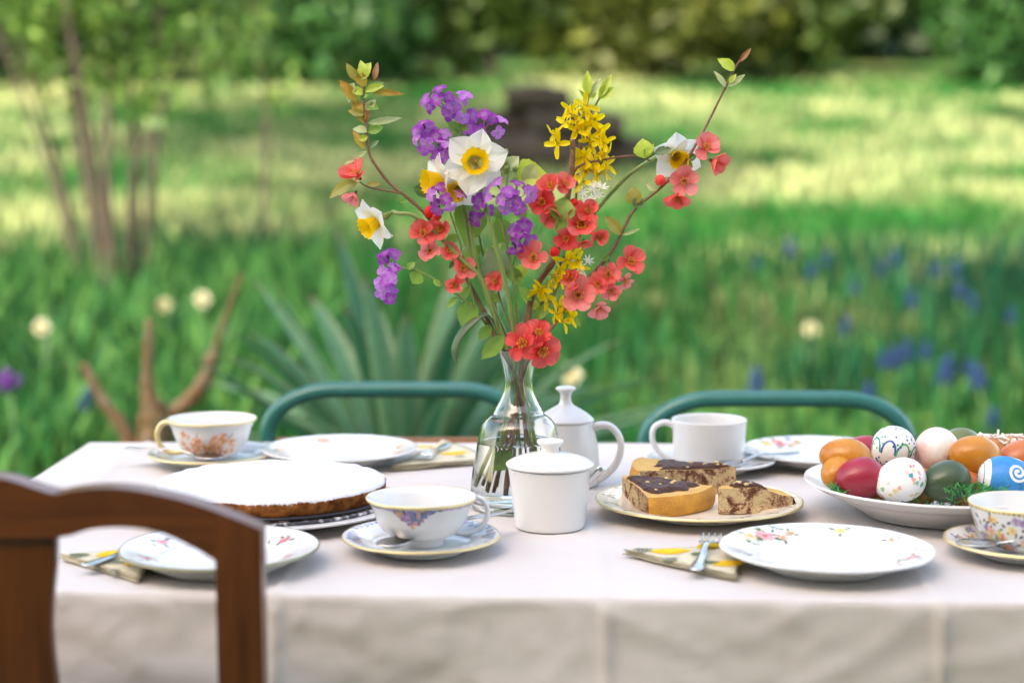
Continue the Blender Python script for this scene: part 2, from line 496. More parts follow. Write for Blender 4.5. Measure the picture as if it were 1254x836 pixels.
for i, (x, y) in enumerate(((-9, 28.5), (-5.5, 29.5), (-2, 28.4), (1.6, 29.4), (5.2, 28.6), (9, 29.3))):
    tree('woodland_tree', 'tall dark tree of the wood behind the hedge', x, y, 6.5, (0, 0, 2.6), (2.3, 1.5, 2.6), 24, 1.25, 9000, .2, (.008, .03, .008), (.03, .08, .02), .2, 'trees of the wood behind the hedge')
# multi-stemmed shrub at the left
def stem_shrub():
    x0, y0 = -2.0, 8.3
    t = thing('lilac_shrub', 'multi-stemmed lilac shrub with thin brown stems and fresh leaves', 'shrub', (x0, y0, gz(x0, y0)))
    ends = []
    for i, (dx, tip, rr) in enumerate(((-.30, -.75, .022), (-.22, -.42, .03), (-.10, -.30, .035), (-.02, -.05, .03), (.06, .1, .028), (.16, .28, .026), (.22, .5, .02), (-.36, -1.0, .02), (.1, .75, .018))):
        hgt = rnd.uniform(1.7, 2.3); rr *= .9
        pts = catmull([(dx * .5, rnd.uniform(-.1, .1), -.05), (dx + rnd.uniform(-.05, .05), rnd.uniform(-.15, .15), hgt * .35), (lerp(dx, tip, .5), rnd.uniform(-.2, .2), hgt * .7), (tip, rnd.uniform(-.25, .25), hgt)], 6)
        MB().tube(pts, [lerp(rr, rr * .35, k / (len(pts) - 1)) for k in range(len(pts))], 7).build('stem', M['trunk'], t)
        ends.append(pts)
    bl = []
    for pts in ends:
        for k in (10, 12, 13, 15, 16, 17, 18):
            if k < len(pts):
                p = pts[k]
                bl.append((p.x + rnd.uniform(-.22, .22), p.y + rnd.uniform(-.2, .2), p.z + rnd.uniform(-.1, .15), .17, .17, .13))
    obj('crown', crown_mesh('crown', bl, 3600, .042, (.035, .12, .02), (.15, .26, .05), .2), t)
stem_shrub()
def sapling(x, y, hh, label, n=420):
    t = thing('leafy_sapling', label, 'shrub', (x, y, gz(x, y)))
    pts = catmull([(0, 0, -.05), (.04, 0, hh * .4), (-.03, .05, hh * .75), (.03, 0, hh)], 5)
    MB().tube(pts, [lerp(.022, .008, k / 15) for k in range(16)], 7).build('stem', M['trunk'], t)
    bl = [(p.x + rnd.uniform(-.3, .3), p.y + rnd.uniform(-.2, .2), p.z + rnd.uniform(-.15, .2), .16, .16, .12) for p in pts[7:] for _ in (0, 1)]
    obj('crown', crown_mesh('crown', bl, n, .05, (.05, .14, .03), (.17, .27, .06), .2), t)
sapling(-1.62, 10.5, 1.9, 'thin sapling with pale leaves behind the lilac')
sapling(-3.1, 9.4, 1.8, 'thin sapling with yellowish leaves beside the lilac', 700)

# low leafy weeds below the lilac
P = scatter(2600, 5.2, 9.2, xr=(-3.6, -.9))
c = colmix(len(P), (.016, .105, .03), (.075, .19, .045))
tag(obj('ground_cover', blades('ground_cover', P, rng.uniform(.1, .4, len(P)), rng.uniform(.02, .05, len(P)), c, .8)), 'leafy ground cover under the lilac stems', 'ground cover', kind='stuff')
# pale straw-coloured grass heads left
# yucca
def yucca(x, y, label):
    t = thing('yucca_plant', label, 'plant', (x, y, gz(x, y)))
    tk = MB().tube([(0, 0, -.05), (.01, 0, .12), (0, .01, .31)], [.06, .055, .05], 10)
    tk.build('trunk', M['trunk'], t)
    for i in range(72):
        az = i * 2.399963
        el = R(lerp(72, 4, (i / 71) ** .85)) + rnd.uniform(-.12, .12)
        L = rnd.uniform(.58, .80); W = rnd.uniform(.056, .078)
        d = Vector((math.cos(az) * math.cos(el), math.sin(az) * math.cos(el), math.sin(el)))
        sd_ = d.cross(Vector((0, 0, 1))).normalized(); nm = sd_.cross(d)
        droop = rnd.uniform(.06, .26) * math.cos(el)
        def fn(u, v, d=d, sd_=sd_, nm=nm, L=L, W=W, droop=droop):
            ww = W * (0.55 + .9 * v - 1.45 * v ** 3.2 + .002)
            p = Vector((0, 0, .31)) + d * (L * v) + sd_ * ((u - .5) * ww) + nm * (abs(u - .5) * ww * .55)
            p.z -= droop * v ** 3
            return p
        k = rnd.random()
        cc = mixc((.030, .17, .075), (.19, .40, .21), k * k)
        MB().grid(fn, 4, 9, 0, lambda u, v, cc=cc: mixc(mixc(cc, (.40, .42, .24), .45 if u in (0, 1) else 0), (.25, .17, .08), sstep(.92, 1, v))).build('leaf', M['leaf'], t)
yucca(-.23, 3.42, 'large yucca with sword-shaped leaves behind the green chairs')

# gnarled pruned stump at the left
def stump():
    bx, by = -.83, 3.6
    t = thing('pruned_rose_stump', 'gnarled pruned stump with bare brown and grey stems', 'shrub', (bx, by, gz(bx, by)))
    mb = mat('stump bark', (.18, .09, .028), .8, var=(25, .8, (.26, .21, .14)), bump=(60, 1))
    base = [(0, 0, -.03), (.01, .01, .2), (-.01, 0, .40), (0, 0, .47)]
    MB().tube(catmull(base, 5), [.05 + .008 * math.sin(i * 1.7) for i in range(16)], 12).build('trunk', mb, t)
    st = [[(-.01, 0, .40), (-.04, 0, .50), (-.09, 0, .575), (-.135, .01, .66)],
          [(.0, 0, .42), (.015, 0, .56), (.01, 0, .62), (.02, 0, .76)],
          [(.02, 0, .42), (.06, 0, .53), (.115, 0, .585), (.15, 0, .64), (.155, 0, .68)],
          [(.14, .01, .62), (.17, .02, .72), (.20, .02, .80), (.225, .02, .86)],
          [(.02, -.02, .43), (.035, -.02, .52), (.03, -.02, .575)]]
    rr = [(.022, .008), (.028, .008), (.024, .015), (.009, .004), (.033, .024)]
    for p, (a, b) in zip(st, rr):
        q = catmull(p, 5)
        MB().tube(q, [lerp(a, b, i / (len(q) - 1)) * (1 + .15 * math.sin(i * 2.1)) for i in range(len(q))], 9).build('stem', mb, t)
stump()

# log pile on the lawn
def logs():
    x0, y0 = .33, 13.6
    t = thing('log_pile', 'dark weathered log pile lying on the lawn', 'log pile', (x0, y0, gz(x0, y0)), R(8))
    lm = mat('old log', (.014, .012, .008), .9, var=(8, .8, (.035, .03, .02)), bump=(30, 1))
    t.scale = (.95, .9, .9)
    for yy, zz, ln, sh, rad in ((-.05, .15, .62, -.2, .17), (.3, .16, .75, .15, .19), (.62, .15, .55, .0, .17), (.12, .42, .42, .25, .15), (.45, .44, .50, -.25, .17), (.28, .68, .28, -.1, .14)):
        pts = [(-ln + sh, yy, zz), (sh, yy + rnd.uniform(-.05, .05), zz + .02), (ln + sh, yy + rnd.uniform(-.1, .1), zz - .02)]
        MB().tube(catmull(pts, 4), [rad * rnd.uniform(.85, 1.12) for _ in range(9)], 14).build('log', lm, t, bevel=.01)
logs()

# garden bulbs in flower
def garden_daffodil(x, y, ztop, label, col=(.86, .84, .66), face=(-.1, -1, .1), group=None, s=1):
    z0 = gz(x, y); hh = ztop - z0
    t = thing('garden_daffodil', label, 'daffodil', (x, y, z0), group=group)
    MB().tube(catmull([(0, .03, -.02), (.01, .03, hh * .5), (0, .02, hh)], 4), [.005] * 9, 6).build('stem', M['bulbstem'], t)
    for i in range(5):
        a = rnd.uniform(0, 6.28); L = rnd.uniform(.6, .9) * hh; bnd = rnd.uniform(.05, .14)
        MB().grid(lambda u, v: (math.cos(a) * bnd * v * v + (u - .5) * .016 * math.sin(a), .03 + math.sin(a) * bnd * v * v - (u - .5) * .016 * math.cos(a), L * v), 1, 5, 0, (.05, .15, .05)).build('leaf', M['leaf'], t)
    f = MB()
    petals6(f, .040 * s, .021 * s, col)
    fo = f.build('flower', M['petal'], t)
    fo.matrix_local = frame((0, .02, hh), face)
    cm = MB().lathe([(.008 * s, 0), (.012 * s, .012 * s), (.015 * s, .02 * s)], 14, 0, (.6, .38, .05))
    cm.build('corona', M['petal'], fo)
def petals6(mb, L, W, col, tilt=.25, n=6, spin=0, point=1.0):
    for k in range(n):
        a = spin + k * 2 * PI / n
        ca, sa = math.cos(a), math.sin(a)
        tl = tilt + rnd.uniform(-.1, .1)
        off = .0008 * (k % 2)
        def fn(u, v):
            ww = W * (math.sin(PI * min(.97, .18 + .80 * v)) ** .75) * (1 - .55 * point * v ** 5)
            x = L * v; yy = (u - .5) * 2 * ww * .75
            z = off + L * (tl * v * (1 - .6 * v)) + .25 * W * (2 * (u - .5)) ** 2 * (.6 - v) + .0016 * math.sin(9 * v + 5 * u + k)
            return (x * ca - yy * sa, x * sa + yy * ca, z)
        mb.grid(fn, 6, 8, 0, lambda u, v: mixc(mixc(col, (.75, .78, .35), .35), col, sstep(0, .35, v)))
for x, y, z, lb in ((-1.70, 5.8, .52, 'cream daffodil in the bed left of the stump'), (-1.155, 6.0, .605, 'tall white daffodil rising behind the pruned stump'),
                    (-1.515, 7.0, .50, 'pale daffodil low under the lilac stems'), (1.21, 6.5, .445, 'pale yellow daffodil among the grape hyacinths'), (.171, 4.6, .50, 'pale daffodil behind the lidded creamer')):
    garden_daffodil(x, y, z, lb, s=.85, col=(.58, .57, .44) if y < 6.2 else (.52, .52, .36))
def hyacinth():
    t = thing('grape_hyacinth', 'blue grape hyacinth spike in the flower bed', 'flower', group='grape hyacinths in the bed')
    MB().tube([(0, 0, -.02), (.004, 0, .12), (0, 0, .2)], .004, 5).build('stem', M['bulbstem'], t)
    b = MB()
    for k in range(34):
        zz = k / 33; a = k * 2.4; rr = .018 * (1 - .75 * zz)
        b.sphere((rr * math.cos(a), rr * math.sin(a), .175 + .055 * zz), .0068, 6, 4, 0, mixc((.008, .04, .12), (.02, .055, .17), rnd.random()))
    b.build('flower_spike', M['petal'], t)
    return t
hy = hyacinth()
spots = [(1.3, 8.51), (1.46, 8.47), (1.62, 8.39), (1.85, 8.13), (1.93, 8.26), (2.08, 8.01), (2.17, 7.94), (2.07, 7.41), (2.03, 7.37), (1.66, 7.71), (1.35, 6.65), (1.42, 6.16), (1.5, 6.13), (1.42, 5.96), (1.61, 6.24), (1.71, 6.05), (1.62, 5.96), (1.52, 5.67), (1.65, 5.56), (1.56, 5.26), (1.21, 5.45), (1.25, 5.48), (0.85, 5.58), (2.07, 7.09), (2.18, 6.99), (1.44, 7.94), (1.79, 7.18), (-1.49, 5.43)]
for i, (xx, yy) in enumerate(spots):
    t_ = hy if i == 0 else copy_tree(hy)
    t_.location = (xx, yy, gz(xx, yy) + rnd.uniform(.0, .03))
    s_ = rnd.uniform(.95, 1.35); t_.scale = (s_, s_, s_ * 1.05)
    t_.rotation_euler = (rnd.uniform(-.15, .15), rnd.uniform(-.15, .15), rnd.uniform(0, 6))
vt = thing('purple_flower', 'small violet flower in the bed beside the table corner', 'flower', (-1.565, 5.0, gz(-1.565, 5)))
MB().tube([(0, 0, -.02), (.01, 0, .2), (0, 0, .42)], .004, 5).build('stem', M['bulbstem'], vt)
pf = MB()
for k in range(14):
    pf.sphere((rnd.gauss(0, .014), rnd.gauss(0, .014), .43 + rnd.gauss(0, .018)), .012, 7, 5, 0, (.13, .03, .25))
pf.build('flower_head', M['petal'], vt)

# ------------------------------------------------------------------ table and cloth
TZ = .75
def front_y(x): return 1.262 - .045 * x          # front edge of the table
def back_y(x): return 1.985 - .012 * x
XL, XR = -.525, 1.12
def table():
    t = thing('dining_table', 'wooden table hidden under the white cloth', 'table', (.3, 1.62, 0))
    tm = M['slat']
    MB().box((0, 0, TZ - .018), (XR - XL - .03, .66, .028)).build('tabletop', tm, t, False, bevel=.003)
    for sx in (-1, 1):
        for sy in (-1, 1):
            MB().tube([(sx * .74, sy * .27, 0), (sx * .74, sy * .27, TZ - .032)], [.022, .03], 4).build('leg', tm, t, False)
    MB().box((0, -.27, TZ - .075), (1.44, .02, .085)).build('apron', tm, t, False)
    MB().box((0, .27, TZ - .075), (1.44, .02, .085)).build('apron', tm, t, False)
table()
CREASES = (-.453, -.19, .0735, .337, .60)
def cloth():
    drop = .24; rc = .0045
    def ax(lo, hi, step, mid):
        a = [lo - drop + i * step for i in range(int(drop / step))] + [lo - .012, lo - .006, lo - .003]
        n = int((hi - lo) / mid)
        b = [lo + (hi - lo) * i / n for i in range(n + 1)]
        c_ = [hi + .003, hi + .006, hi + .012] + [hi + .012 + (i + 1) * step for i in range(int(drop / step) - 1)]
        return a, b, c_
    us = sum(ax(XL, XR, .012, .006), [])
    a, b, c_ = ax(0, 1, .008 / .72, .006 / .72)
    dr = [-drop + i * .008 for i in range(int(drop / .008) - 1)] + [-.012, -.008, -.004, -.002]
    vsn = [('f', d) for d in dr] + [('t', i / 125) for i in range(126)] + [('b', d) for d in (.002, .004, .008, .012, .03, .06, .09, .12, .15, .18, .21, .24)]
    def pos(x, vv):
        k, q = vv
        fx = min(max(x, XL), XR)
        fy, by = front_y(fx), back_y(fx)
        ox = max(XL - x, 0, x - XR); sx = -1 if x < XL else 1
        if k == 't': y = lerp(fy, by, q); oy = 0; sy = 0
        elif k == 'f': y = fy; oy = -q; sy = -1
        else: y = by; oy = q; sy = 1
        o = math.hypot(ox, oy)
        wr = .0013 * mno.noise(Vector((x * 7, (y + oy) * 9, 0))) + .0005 * mno.noise(Vector((x * 31, y * 37, 5)))
        cz = 0
        for c0 in CREASES:
            dxx = abs(x - c0 - .004 * mno.noise(Vector((y * 4 + oy * 6, c0, 0))))
            cz += .0017 * math.exp(-(dxx / .0035) ** 2)
        cz += .0008 * math.exp(-(abs(y - 1.60) / .004) ** 2) if k == 't' else 0
        if o == 0: return (x, y, TZ + wr * .6 + cz)
        dirx, diry = sx * ox / o, sy * oy / o
        if o < rc * 1.57:
            a_ = o / rc; out = rc * math.sin(a_); dn = rc * (1 - math.cos(a_))
        else:
            out = rc; dn = rc + (o - rc * 1.57)
        hang = min(1, dn / .2) ** 1.3
        wv = (.013 * hang * math.sin(x * 11 + 1.2 * math.sin(x * 5)) + .006 * hang * math.sin(x * 27 + 1)) if oy else .012 * hang * math.sin(y * 13)
        ru = .0014 * mno.noise(Vector((x * 16 + dn * 12, dn * 30, 2))) + .0024 * max(0, 1 - abs(mno.noise(Vector((x * 6 + dn * 9, dn * 15 - x * 4, 8)))) * 8) + .0018 * max(0, 1 - abs(mno.noise(Vector((x * 13 - dn * 22, dn * 24 + x * 4, 18)))) * 8)
        fr = min(1, dn / .012)
        if hang > 0: out += wv + (ru + cz * 3.5) * fr + .02 * hang
        return (fx + dirx * out, y + diry * out, TZ + wr * .6 * (1 - hang) + cz * (1 - fr) - dn)
    m = MB()
    nu, nv = len(us) - 1, len(vsn) - 1
    m.grid(lambda u, v: pos(us[round(u * nu)], vsn[round(v * nv)]), nu, nv)
    o = m.build('tablecloth', M['cloth'])
    tag(o, 'white linen cloth with ironed creases covering the table', 'tablecloth')
cloth()
ZT = TZ + .0016       # where things stand on the cloth

# ------------------------------------------------------------------ chairs
def poly_prism(mb, pts, y0, y1, mi=0):
    n = len(pts)
    v = [(x, y0, z) for x, z in pts] + [(x, y1, z) for x, z in pts]
    f = [tuple(range(n)), tuple(range(2 * n - 1, n - 1, -1))] + [(i, i + n, (i + 1) % n + n, (i + 1) % n) for i in range(n)]
    mb.add(v, f, mi)
def wooden_chair():
    cx, cy_ = -.385, 1.12
    t = thing('wooden_chair', 'dark brown polished wooden chair with arched back rail', 'chair', (cx, cy_, 0))
    # half outline of the crest rail, from the middle outwards
    top = catmull([(0, .877, 0), (.03, .874, 0), (.055, .866, 0), (.066, .8625, 0)], 4)[:-1] + catmull([(.066, .8625, 0), (.085, .866, 0), (.112, .8668, 0), (.145, .861, 0), (.175, .852, 0), (.2095, .838, 0)], 4)
    bot = catmull([(.2095, .80, 0), (.178, .8155, 0), (.165, .8235, 0), (.14, .8355, 0), (.115, .8395, 0), (.09, .838, 0), (.066, .832, 0), (.0, .832, 0)], 3)
    half = [(p.x, p.y) for p in top] + [(p.x, p.y) for p in bot]
    left = [(-x, z) for x, z in reversed([h for h in half if h[0] > 1e-4])]
    mb = MB()
    # built in strips so the concave outline stays clean
    tx = lambda x: np.interp(x, [p.x for p in top], [p.y for p in top])
    bs = sorted([(p.x, p.y) for p in bot]); bx_ = lambda x: np.interp(x, [b[0] for b in bs], [b[1] for b in bs])
    X = np.concatenate([[-.2095, -.1935, -.1777], np.linspace(-.1772, .1772, 79), [.1777, .1935, .2095]])
    def fn(i, face):
        x = X[i]; a = abs(x)
        return [(x, -.011, tx(a)), (x, .011, tx(a)), (x, .011, bx_(a) if a < .1775 else .70), (x, -.011, bx_(a) if a < .1775 else .70)]
    V = sum([fn(i, 0) for i in range(85)], [])
    F = []
    for i in range(84):
        for k in range(4):
            F.append((i * 4 + k, i * 4 + (k + 1) % 4, i * 4 + 4 + (k + 1) % 4, i * 4 + 4 + k))
    F += [(3, 2, 1, 0), (84 * 4, 84 * 4 + 1, 84 * 4 + 2, 84 * 4 + 3)]
    mb.add(V, F)
    mb.m = [1 if min(q) // 4 < 3 or min(q) // 4 >= 81 else 0 for q in mb.f]
    mb.build('crest_rail', [M['railwood'], M['wood']], t, False, bevel=.0035)
    for s in (-1, 1):
        q = MB()
        P_ = [(s * .198, -.02, 0), (s * .196, .0, .44), (s * .1935, 0, .60), (s * .1935, 0, .702)]
        for a, b in zip(P_[:-1], P_[1:]):
            pass
        n = []
        for x, y, z in P_:
            n += [(x - .0158, y - .0105, z), (x + .0158, y - .0105, z), (x + .0158, y + .0105, z), (x - .0158, y + .0105, z)]
        f = [(k * 4 + a, k * 4 + (a + 1) % 4, k * 4 + 4 + (a + 1) % 4, k * 4 + 4 + a) for k in range(3) for a in range(4)] + [(3, 2, 1, 0), (12, 13, 14, 15)]
        q.add(n, f); q.build('stile', M['wood'], t, False, bevel=.003)
    # splat with wavy sides
    zs = np.linspace(.44, .836, 34)
    hw = [.062 + .0028 * math.sin((z - .80) * 42) - .009 * sstep(.74, .55, z) for z in zs]
    V = []; F = []
    for z, h_ in zip(zs, hw):
        V += [(-h_, -.006, z), (h_, -.006, z), (h_, .006, z), (-h_, .006, z)]
    for i in range(33):
        for k in range(4): F.append((i * 4 + k, i * 4 + (k + 1) % 4, i * 4 + 4 + (k + 1) % 4, i * 4 + 4 + k))
    F += [(3, 2, 1, 0), (132, 133, 134, 135)]
    MB().add(V, F).build('splat', M['wood'], t, bevel=.002)
    MB().box((0, .20, .445), (.42, .40, .03)).build('seat', M['wood'], t, False, bevel=.008)
    MB().box((0, 0, .60), (.36, .014, .03)).build('lower_rail', M['railwood'], t, False, bevel=.003)
    for s in (-1, 1):
        MB().tube([(s * .185, .37, 0), (s * .185, .37, .432)], [.017, .023], 4).build('leg', M['wood'], t, False)
wooden_chair()

def garden_chair(cx, cy_, top, W, label, slat_z):
    t = thing('garden_chair', label, 'chair', (cx, cy_, 0), group='green garden chairs')
    r = .0108
    zt = top - r
    hw = W / 2 - r
    rx, rz = .092, .062
    arc = [(-hw + rx * (1 - math.cos(q)) , 0, zt - rz * (1 - math.sin(q))) for q in [PI / 2 * k / 12 for k in range(13)]]
    leg_ = [(-hw - .012, .05, 0), (-hw - .008, .02, .25), (-hw - .004, .002, .42), (-hw - .002, 0, .55), (-hw, 0, .66), (-hw, 0, zt - rz - .02)]
    bow = lambda x: .0015 * (1 - (x / hw) ** 2)
    left = leg_ + arc
    P_ = left + [(x, 0, zt + bow(x) - bow(hw - rx)) for x in np.linspace(-hw + rx + .02, hw - rx - .02, 12)] + [(-x, y, z) for x, y, z in reversed(left)]
    MB().tube(P_, r, 16).build('back_tube', M['greenpaint'], t)
    for s in (-1, 1):
        MB().tube(catmull([(s * (hw - .02), -.40, 0), (s * (hw - .02), -.36, .40), (s * (hw - .02), -.34, .43), (s * (hw - .02), -.02, .43)], 6), r * .9, 10).build('leg', M['greenpaint'], t)
    for k, z in enumerate((slat_z, slat_z - .075)):
        MB().box((0, .001, z), (W - .044, .014, .045)).build('back_slat', M['slat'], t, False, bevel=.003)
    for k in range(6):
        MB().box((0, -.04 - k * .062, .447), (W - .03, .05, .014)).build('seat_slat', M['slat'], t, False, bevel=.003)
garden_chair(-.158, 2.185, .7995, .375, 'green tubular garden chair directly behind the vase, wooden back slat showing', .700)
garden_chair(.349, 2.105, .7985, .37, 'green tubular garden chair behind the white mug and egg bowl', .655)

# ------------------------------------------------------------------ prints on porcelain
def lathe_surf(prof, side=1):
    """prof: list of (r,z); returns f(angle, s) -> point, normal with s in metres along the profile"""
    q = [Vector((r, z)) for r, z in prof]
    L = [0]
    for a, b in zip(q[:-1], q[1:]): L.append(L[-1] + (b - a).length)
    def f(a, s):
        s = min(max(s, 0), L[-1] - 1e-6)
        i = max(k for k in range(len(L)) if L[k] <= s); i = min(i, len(q) - 2)
        t = (s - L[i]) / max(L[i + 1] - L[i], 1e-9)
        p = q[i].lerp(q[i + 1], t); d = (q[i + 1] - q[i]).normalized()
        n2 = Vector((d.y, -d.x)) * side
        return Vector((p.x * math.cos(a), p.x * math.sin(a), p.y)), Vector((n2.x * math.cos(a), n2.x * math.sin(a), n2.y)), p.x
    f.length = L[-1]
    return f
def shape(kind, a, b, rot, n=10):
    out = []
    for i in range(n):
        t = 2 * PI * i / n
        if kind == 'leaf':
            x = a * math.cos(t); y = b * math.sin(t) * (1 - abs(math.cos(t)) ** 3 * .6)
        elif kind == 'blob':
            k = 1 + .18 * math.sin(3 * t + a * 9000) + .1 * math.sin(5 * t + b * 7000); x = a * k * math.cos(t); y = b * k * math.sin(t)
        else: x = a * math.cos(t); y = b * math.sin(t)
        out.append((x * math.cos(rot) - y * math.sin(rot), x * math.sin(rot) + y * math.cos(rot)))
    return out
def decal(mb, surf, a0, s0, pts, col, off=.00015):
    _, _, r = surf(a0, s0); r = max(r, .004)
    p, n, _ = surf(a0, s0)
    v = [p + n * off]
    for x, y in pts:
        p, n, _ = surf(a0 + x / r, s0 + y); v.append(p + n * off)
    m = len(pts)
    mb.add(v, [(0, 1 + i, 1 + (i + 1) % m) for i in range(m)], 0, col)
def rose(mb, surf, a0, s0, sc_, pal, leaves=True, petals=6):
    """small painted bloom with leaves; surf angle a0, distance s0"""
    _, _, r = surf(a0, s0); r = max(r, .004)
    base = rnd.uniform(0, 6)
    if leaves:
        for k in range(rnd.choice((2, 3))):
            t = base + k * 2.1; d = sc_ * 1.25
            decal(mb, surf, a0 + d * math.cos(t) / r, s0 + d * math.sin(t), shape('leaf', sc_ * .62, sc_ * .3, t), rnd.choice(((.15, .22, .08), (.10, .16, .07), (.20, .22, .12))), .0001)
    for k in range(petals):
        t = base + k * 2 * PI / petals + rnd.uniform(-.2, .2); d = sc_ * .5
        decal(mb, surf, a0 + d * math.cos(t) / r, s0 + d * math.sin(t), shape('blob', sc_ * .46, sc_ * .36, t), mixc(rnd.choice(pal), (.8, .78, .74), rnd.uniform(0, .35)), .00014 + .00001 * k)
    decal(mb, surf, a0, s0, shape('blob', sc_ * .26, sc_ * .26, 0), mixc(pal[0], (.45, .25, .02), .5), .00023)
PINK = [(.55, .10, .16), (.70, .25, .28), (.62, .16, .22)]
YEL = [(.70, .48, .06), (.78, .60, .15)]
ORG = [(.72, .25, .08), (.75, .40, .22)]
BLUE = [(.05, .12, .38), (.12, .22, .5)]
VIO = [(.22, .12, .36), (.32, .22, .45)]
RUST = [(.66, .20, .07), (.74, .36, .20)]

def plate_prof(Rr, h, foot, lip=.0):
    """outer underside from centre to rim, then upper side back to centre"""
    out = [(0, .0018), (foot - .004, .0018), (foot - .0025, 0), (foot, 0), (foot + .001, .003), (foot * 1.25, .006), (Rr * .78, h * .55), (Rr * .93, h * .86), (Rr - .0006, h - .001)]
    inn = [(Rr, h + .0006), (Rr - .0012, h + .0012), (Rr * .92, h * .90 + .0022), (Rr * .78, h * .62 + .003), (Rr * .66, h * .42 + .003), (Rr * .60, .0062), (Rr * .45, .0048), (0, .0046)]
    return out, inn
def plate(name, label, loc, Rr, h, foot, mt='porcelain', rz=0, group=None, rim=None, rimmat=None, scallop=0, cat='plate'):
    t = thing(name, label, cat, loc, rz, group)
    o, i = plate_prof(Rr, h, foot)
    prof = smooth_prof(o[:4], 1)[:-1] + smooth_prof(o[3:], 4)[:-1] + smooth_prof([o[-1]] + i[:2], 3)[:-1] + smooth_prof(i[1:], 4)
    rm = None
    if scallop:
        rm = lambda a, r, z: r * (1 + scallop * max(0, (r / Rr - .6) / .4) * math.cos(a * 8))
    b = MB().lathe(prof, 112, 0, rmod=rm).build('dish', M[mt], t)
    if rim:
        e = 1.0012
        pr = [(Rr - rim, h + .0013), (Rr - .0012, h + .0016), (Rr * e, h + .0006), (Rr * e, h - .0008)]
        if rim > .003: pr = [(Rr - rim, h * (1 - rim / Rr * 1.2) + .0020)] + pr[1:]
        MB().lathe(pr, 112, rmod=rm).build('rim_band', M[rimmat or 'gilding'], t)
    surf = lathe_surf(smooth_prof(list(reversed(i[1:])), 6), -1)     # upper surface, from the centre outwards
    return t, surf
def cup(name, label, loc, prof, handle, mt='porcelain', rz=0, rimmat=None, wall=.0022, foot_in=.003, group=None, cat='cup', hr=(.0042, .0042), handle_mat=None):
    """prof: outer profile from foot to rim"""
    t = thing(name, label, cat, loc, rz, group)
    o = smooth_prof(prof, 6)
    Rr, H = prof[-1]
    inner = [(max(r - wall, .0), z + (wall if r < .03 else .0002)) for r, z in o]
    inner = [p for p in inner if p[1] > prof[0][1] + .005]
    loop = [(0, .003), (o[0][0] - foot_in, .003), (o[0][0] - foot_in + .001, 0)] + o + [(Rr - wall * .3, H + .0007), (Rr - wall * .8, H + .0004)] + list(reversed(inner))
    zb = inner[0][1]
    loop += [(inner[0][0] * .6, zb - .0012), (0, zb - .0014)]
    MB().lathe(loop, 96).build('bowl', M[mt], t)
    if handle:
        hp = catmull(handle, 6)
        n = len(hp)
        MB().tube(hp, [hr[0] * (1 + .25 * abs(2 * k / (n - 1) - 1) ** 3) for k in range(n)], 12, flat=hr[1] / hr[0]).build('handle', M[handle_mat or mt], t)
    if rimmat:
        MB().lathe([(Rr - wall - .0001, H - .0008), (Rr - wall * .5, H + .0009), (Rr + .0002, H), (Rr + .0001 - .0006, H - .0022)], 96).build('rim_band', M[rimmat], t)
    return t, lathe_surf(o, 1)
LOC = lambda x, y, z=0: (x, y, ZT + z)

# plate, front right
FL4 = dict(scallop=.006)
def spray(mb, surf, a, s, big=.0098):
    rose(mb, surf, a, s, big, PINK, petals=7)
    _, _, r = surf(a, s)
    rose(mb, surf, a + .018 / r, s + .004, big * .85, YEL)
    rose(mb, surf, a - .016 / r, s - .006, big * .6, ORG)
    rose(mb, surf, a - .017 / r, s + .009, big * .5, BLUE)
    rose(mb, surf, a - .027 / r, s - .001, big * .5, [(.45, .22, .05), (.6, .4, .1)])
    for k in range(5):
        decal(mb, surf, a + rnd.uniform(-.03, .03) / r, s + rnd.uniform(-.012, .012), shape('leaf', .005, .0018, rnd.uniform(0, 6)), (.16, .2, .1), .0001)
def floral_plate(loc, label, rot, Rr=.0905, group=None):
    t, sf = plate('dessert_plate', label, loc, Rr, .0165, .052, rz=0, scallop=.006, group=group)
    S = sf.length - .019
    def pr(fn, *a, **k):
        m_ = MB(); fn(m_, sf, *a, **k); m_.build('painted_spray', M['print'], t)
    pr(spray, R(128) + rot, S); pr(spray, R(-20) + rot, S, .007)
    pr(rose, R(70) + rot, S + .004, .006, YEL); pr(rose, R(28) + rot, S + .002, .006, RUST); pr(rose, R(-100) + rot, S, .006, VIO); pr(spray, R(-130) + rot, S, .006)
    pr(rose, R(190) + rot, S, .005, BLUE)
    # embossed rim swirls
    e = MB()
    for k in range(24):
        a0 = k * 2 * PI / 24
        pts = []
        for q in range(9):
            u = q / 8; p, n, _ = sf(a0 + .16 * math.sin(u * PI) * (1 if k % 2 else -1) + .06 * u, sf.length - .028 + .024 * u); pts.append(p)
        e.tube(pts, [.0003 + .0006 * math.sin(PI * u / 8) for u in range(9)], 5)
    e.build('embossing', M['porcelain'], t)
    return t
floral_plate(LOC(.268, 1.352), 'scalloped white plate painted with flower sprays, beside the fork and lemon napkin', 0)
floral_plate(LOC(.355, 1.835), 'scalloped white plate painted with flower sprays, behind the egg bowl', R(-6))

# plate, front left (behind the wooden chair)
t, sf = plate('dessert_plate', 'white plate with fine dark rim and tiny pink flowers, behind the wooden chair', LOC(-.249, 1.352), .0845, .0165, .05, rim=.0011, rimmat='darkrim')
S = sf.length - .02
for a in (-118, -75, -35, -15, 40, 95, 150, 200):
    mb = MB()
    rose(mb, sf, R(a), S + rnd.uniform(-.004, .004), .0058, PINK)
    for k in range(4): decal(mb, sf, R(a + rnd.uniform(-14, 14)), S + rnd.uniform(-.008, .008), shape('leaf', .004, .0014, rnd.uniform(0, 6)), (.3, .32, .28))
    mb.build('painted_flower', M['print'], t)
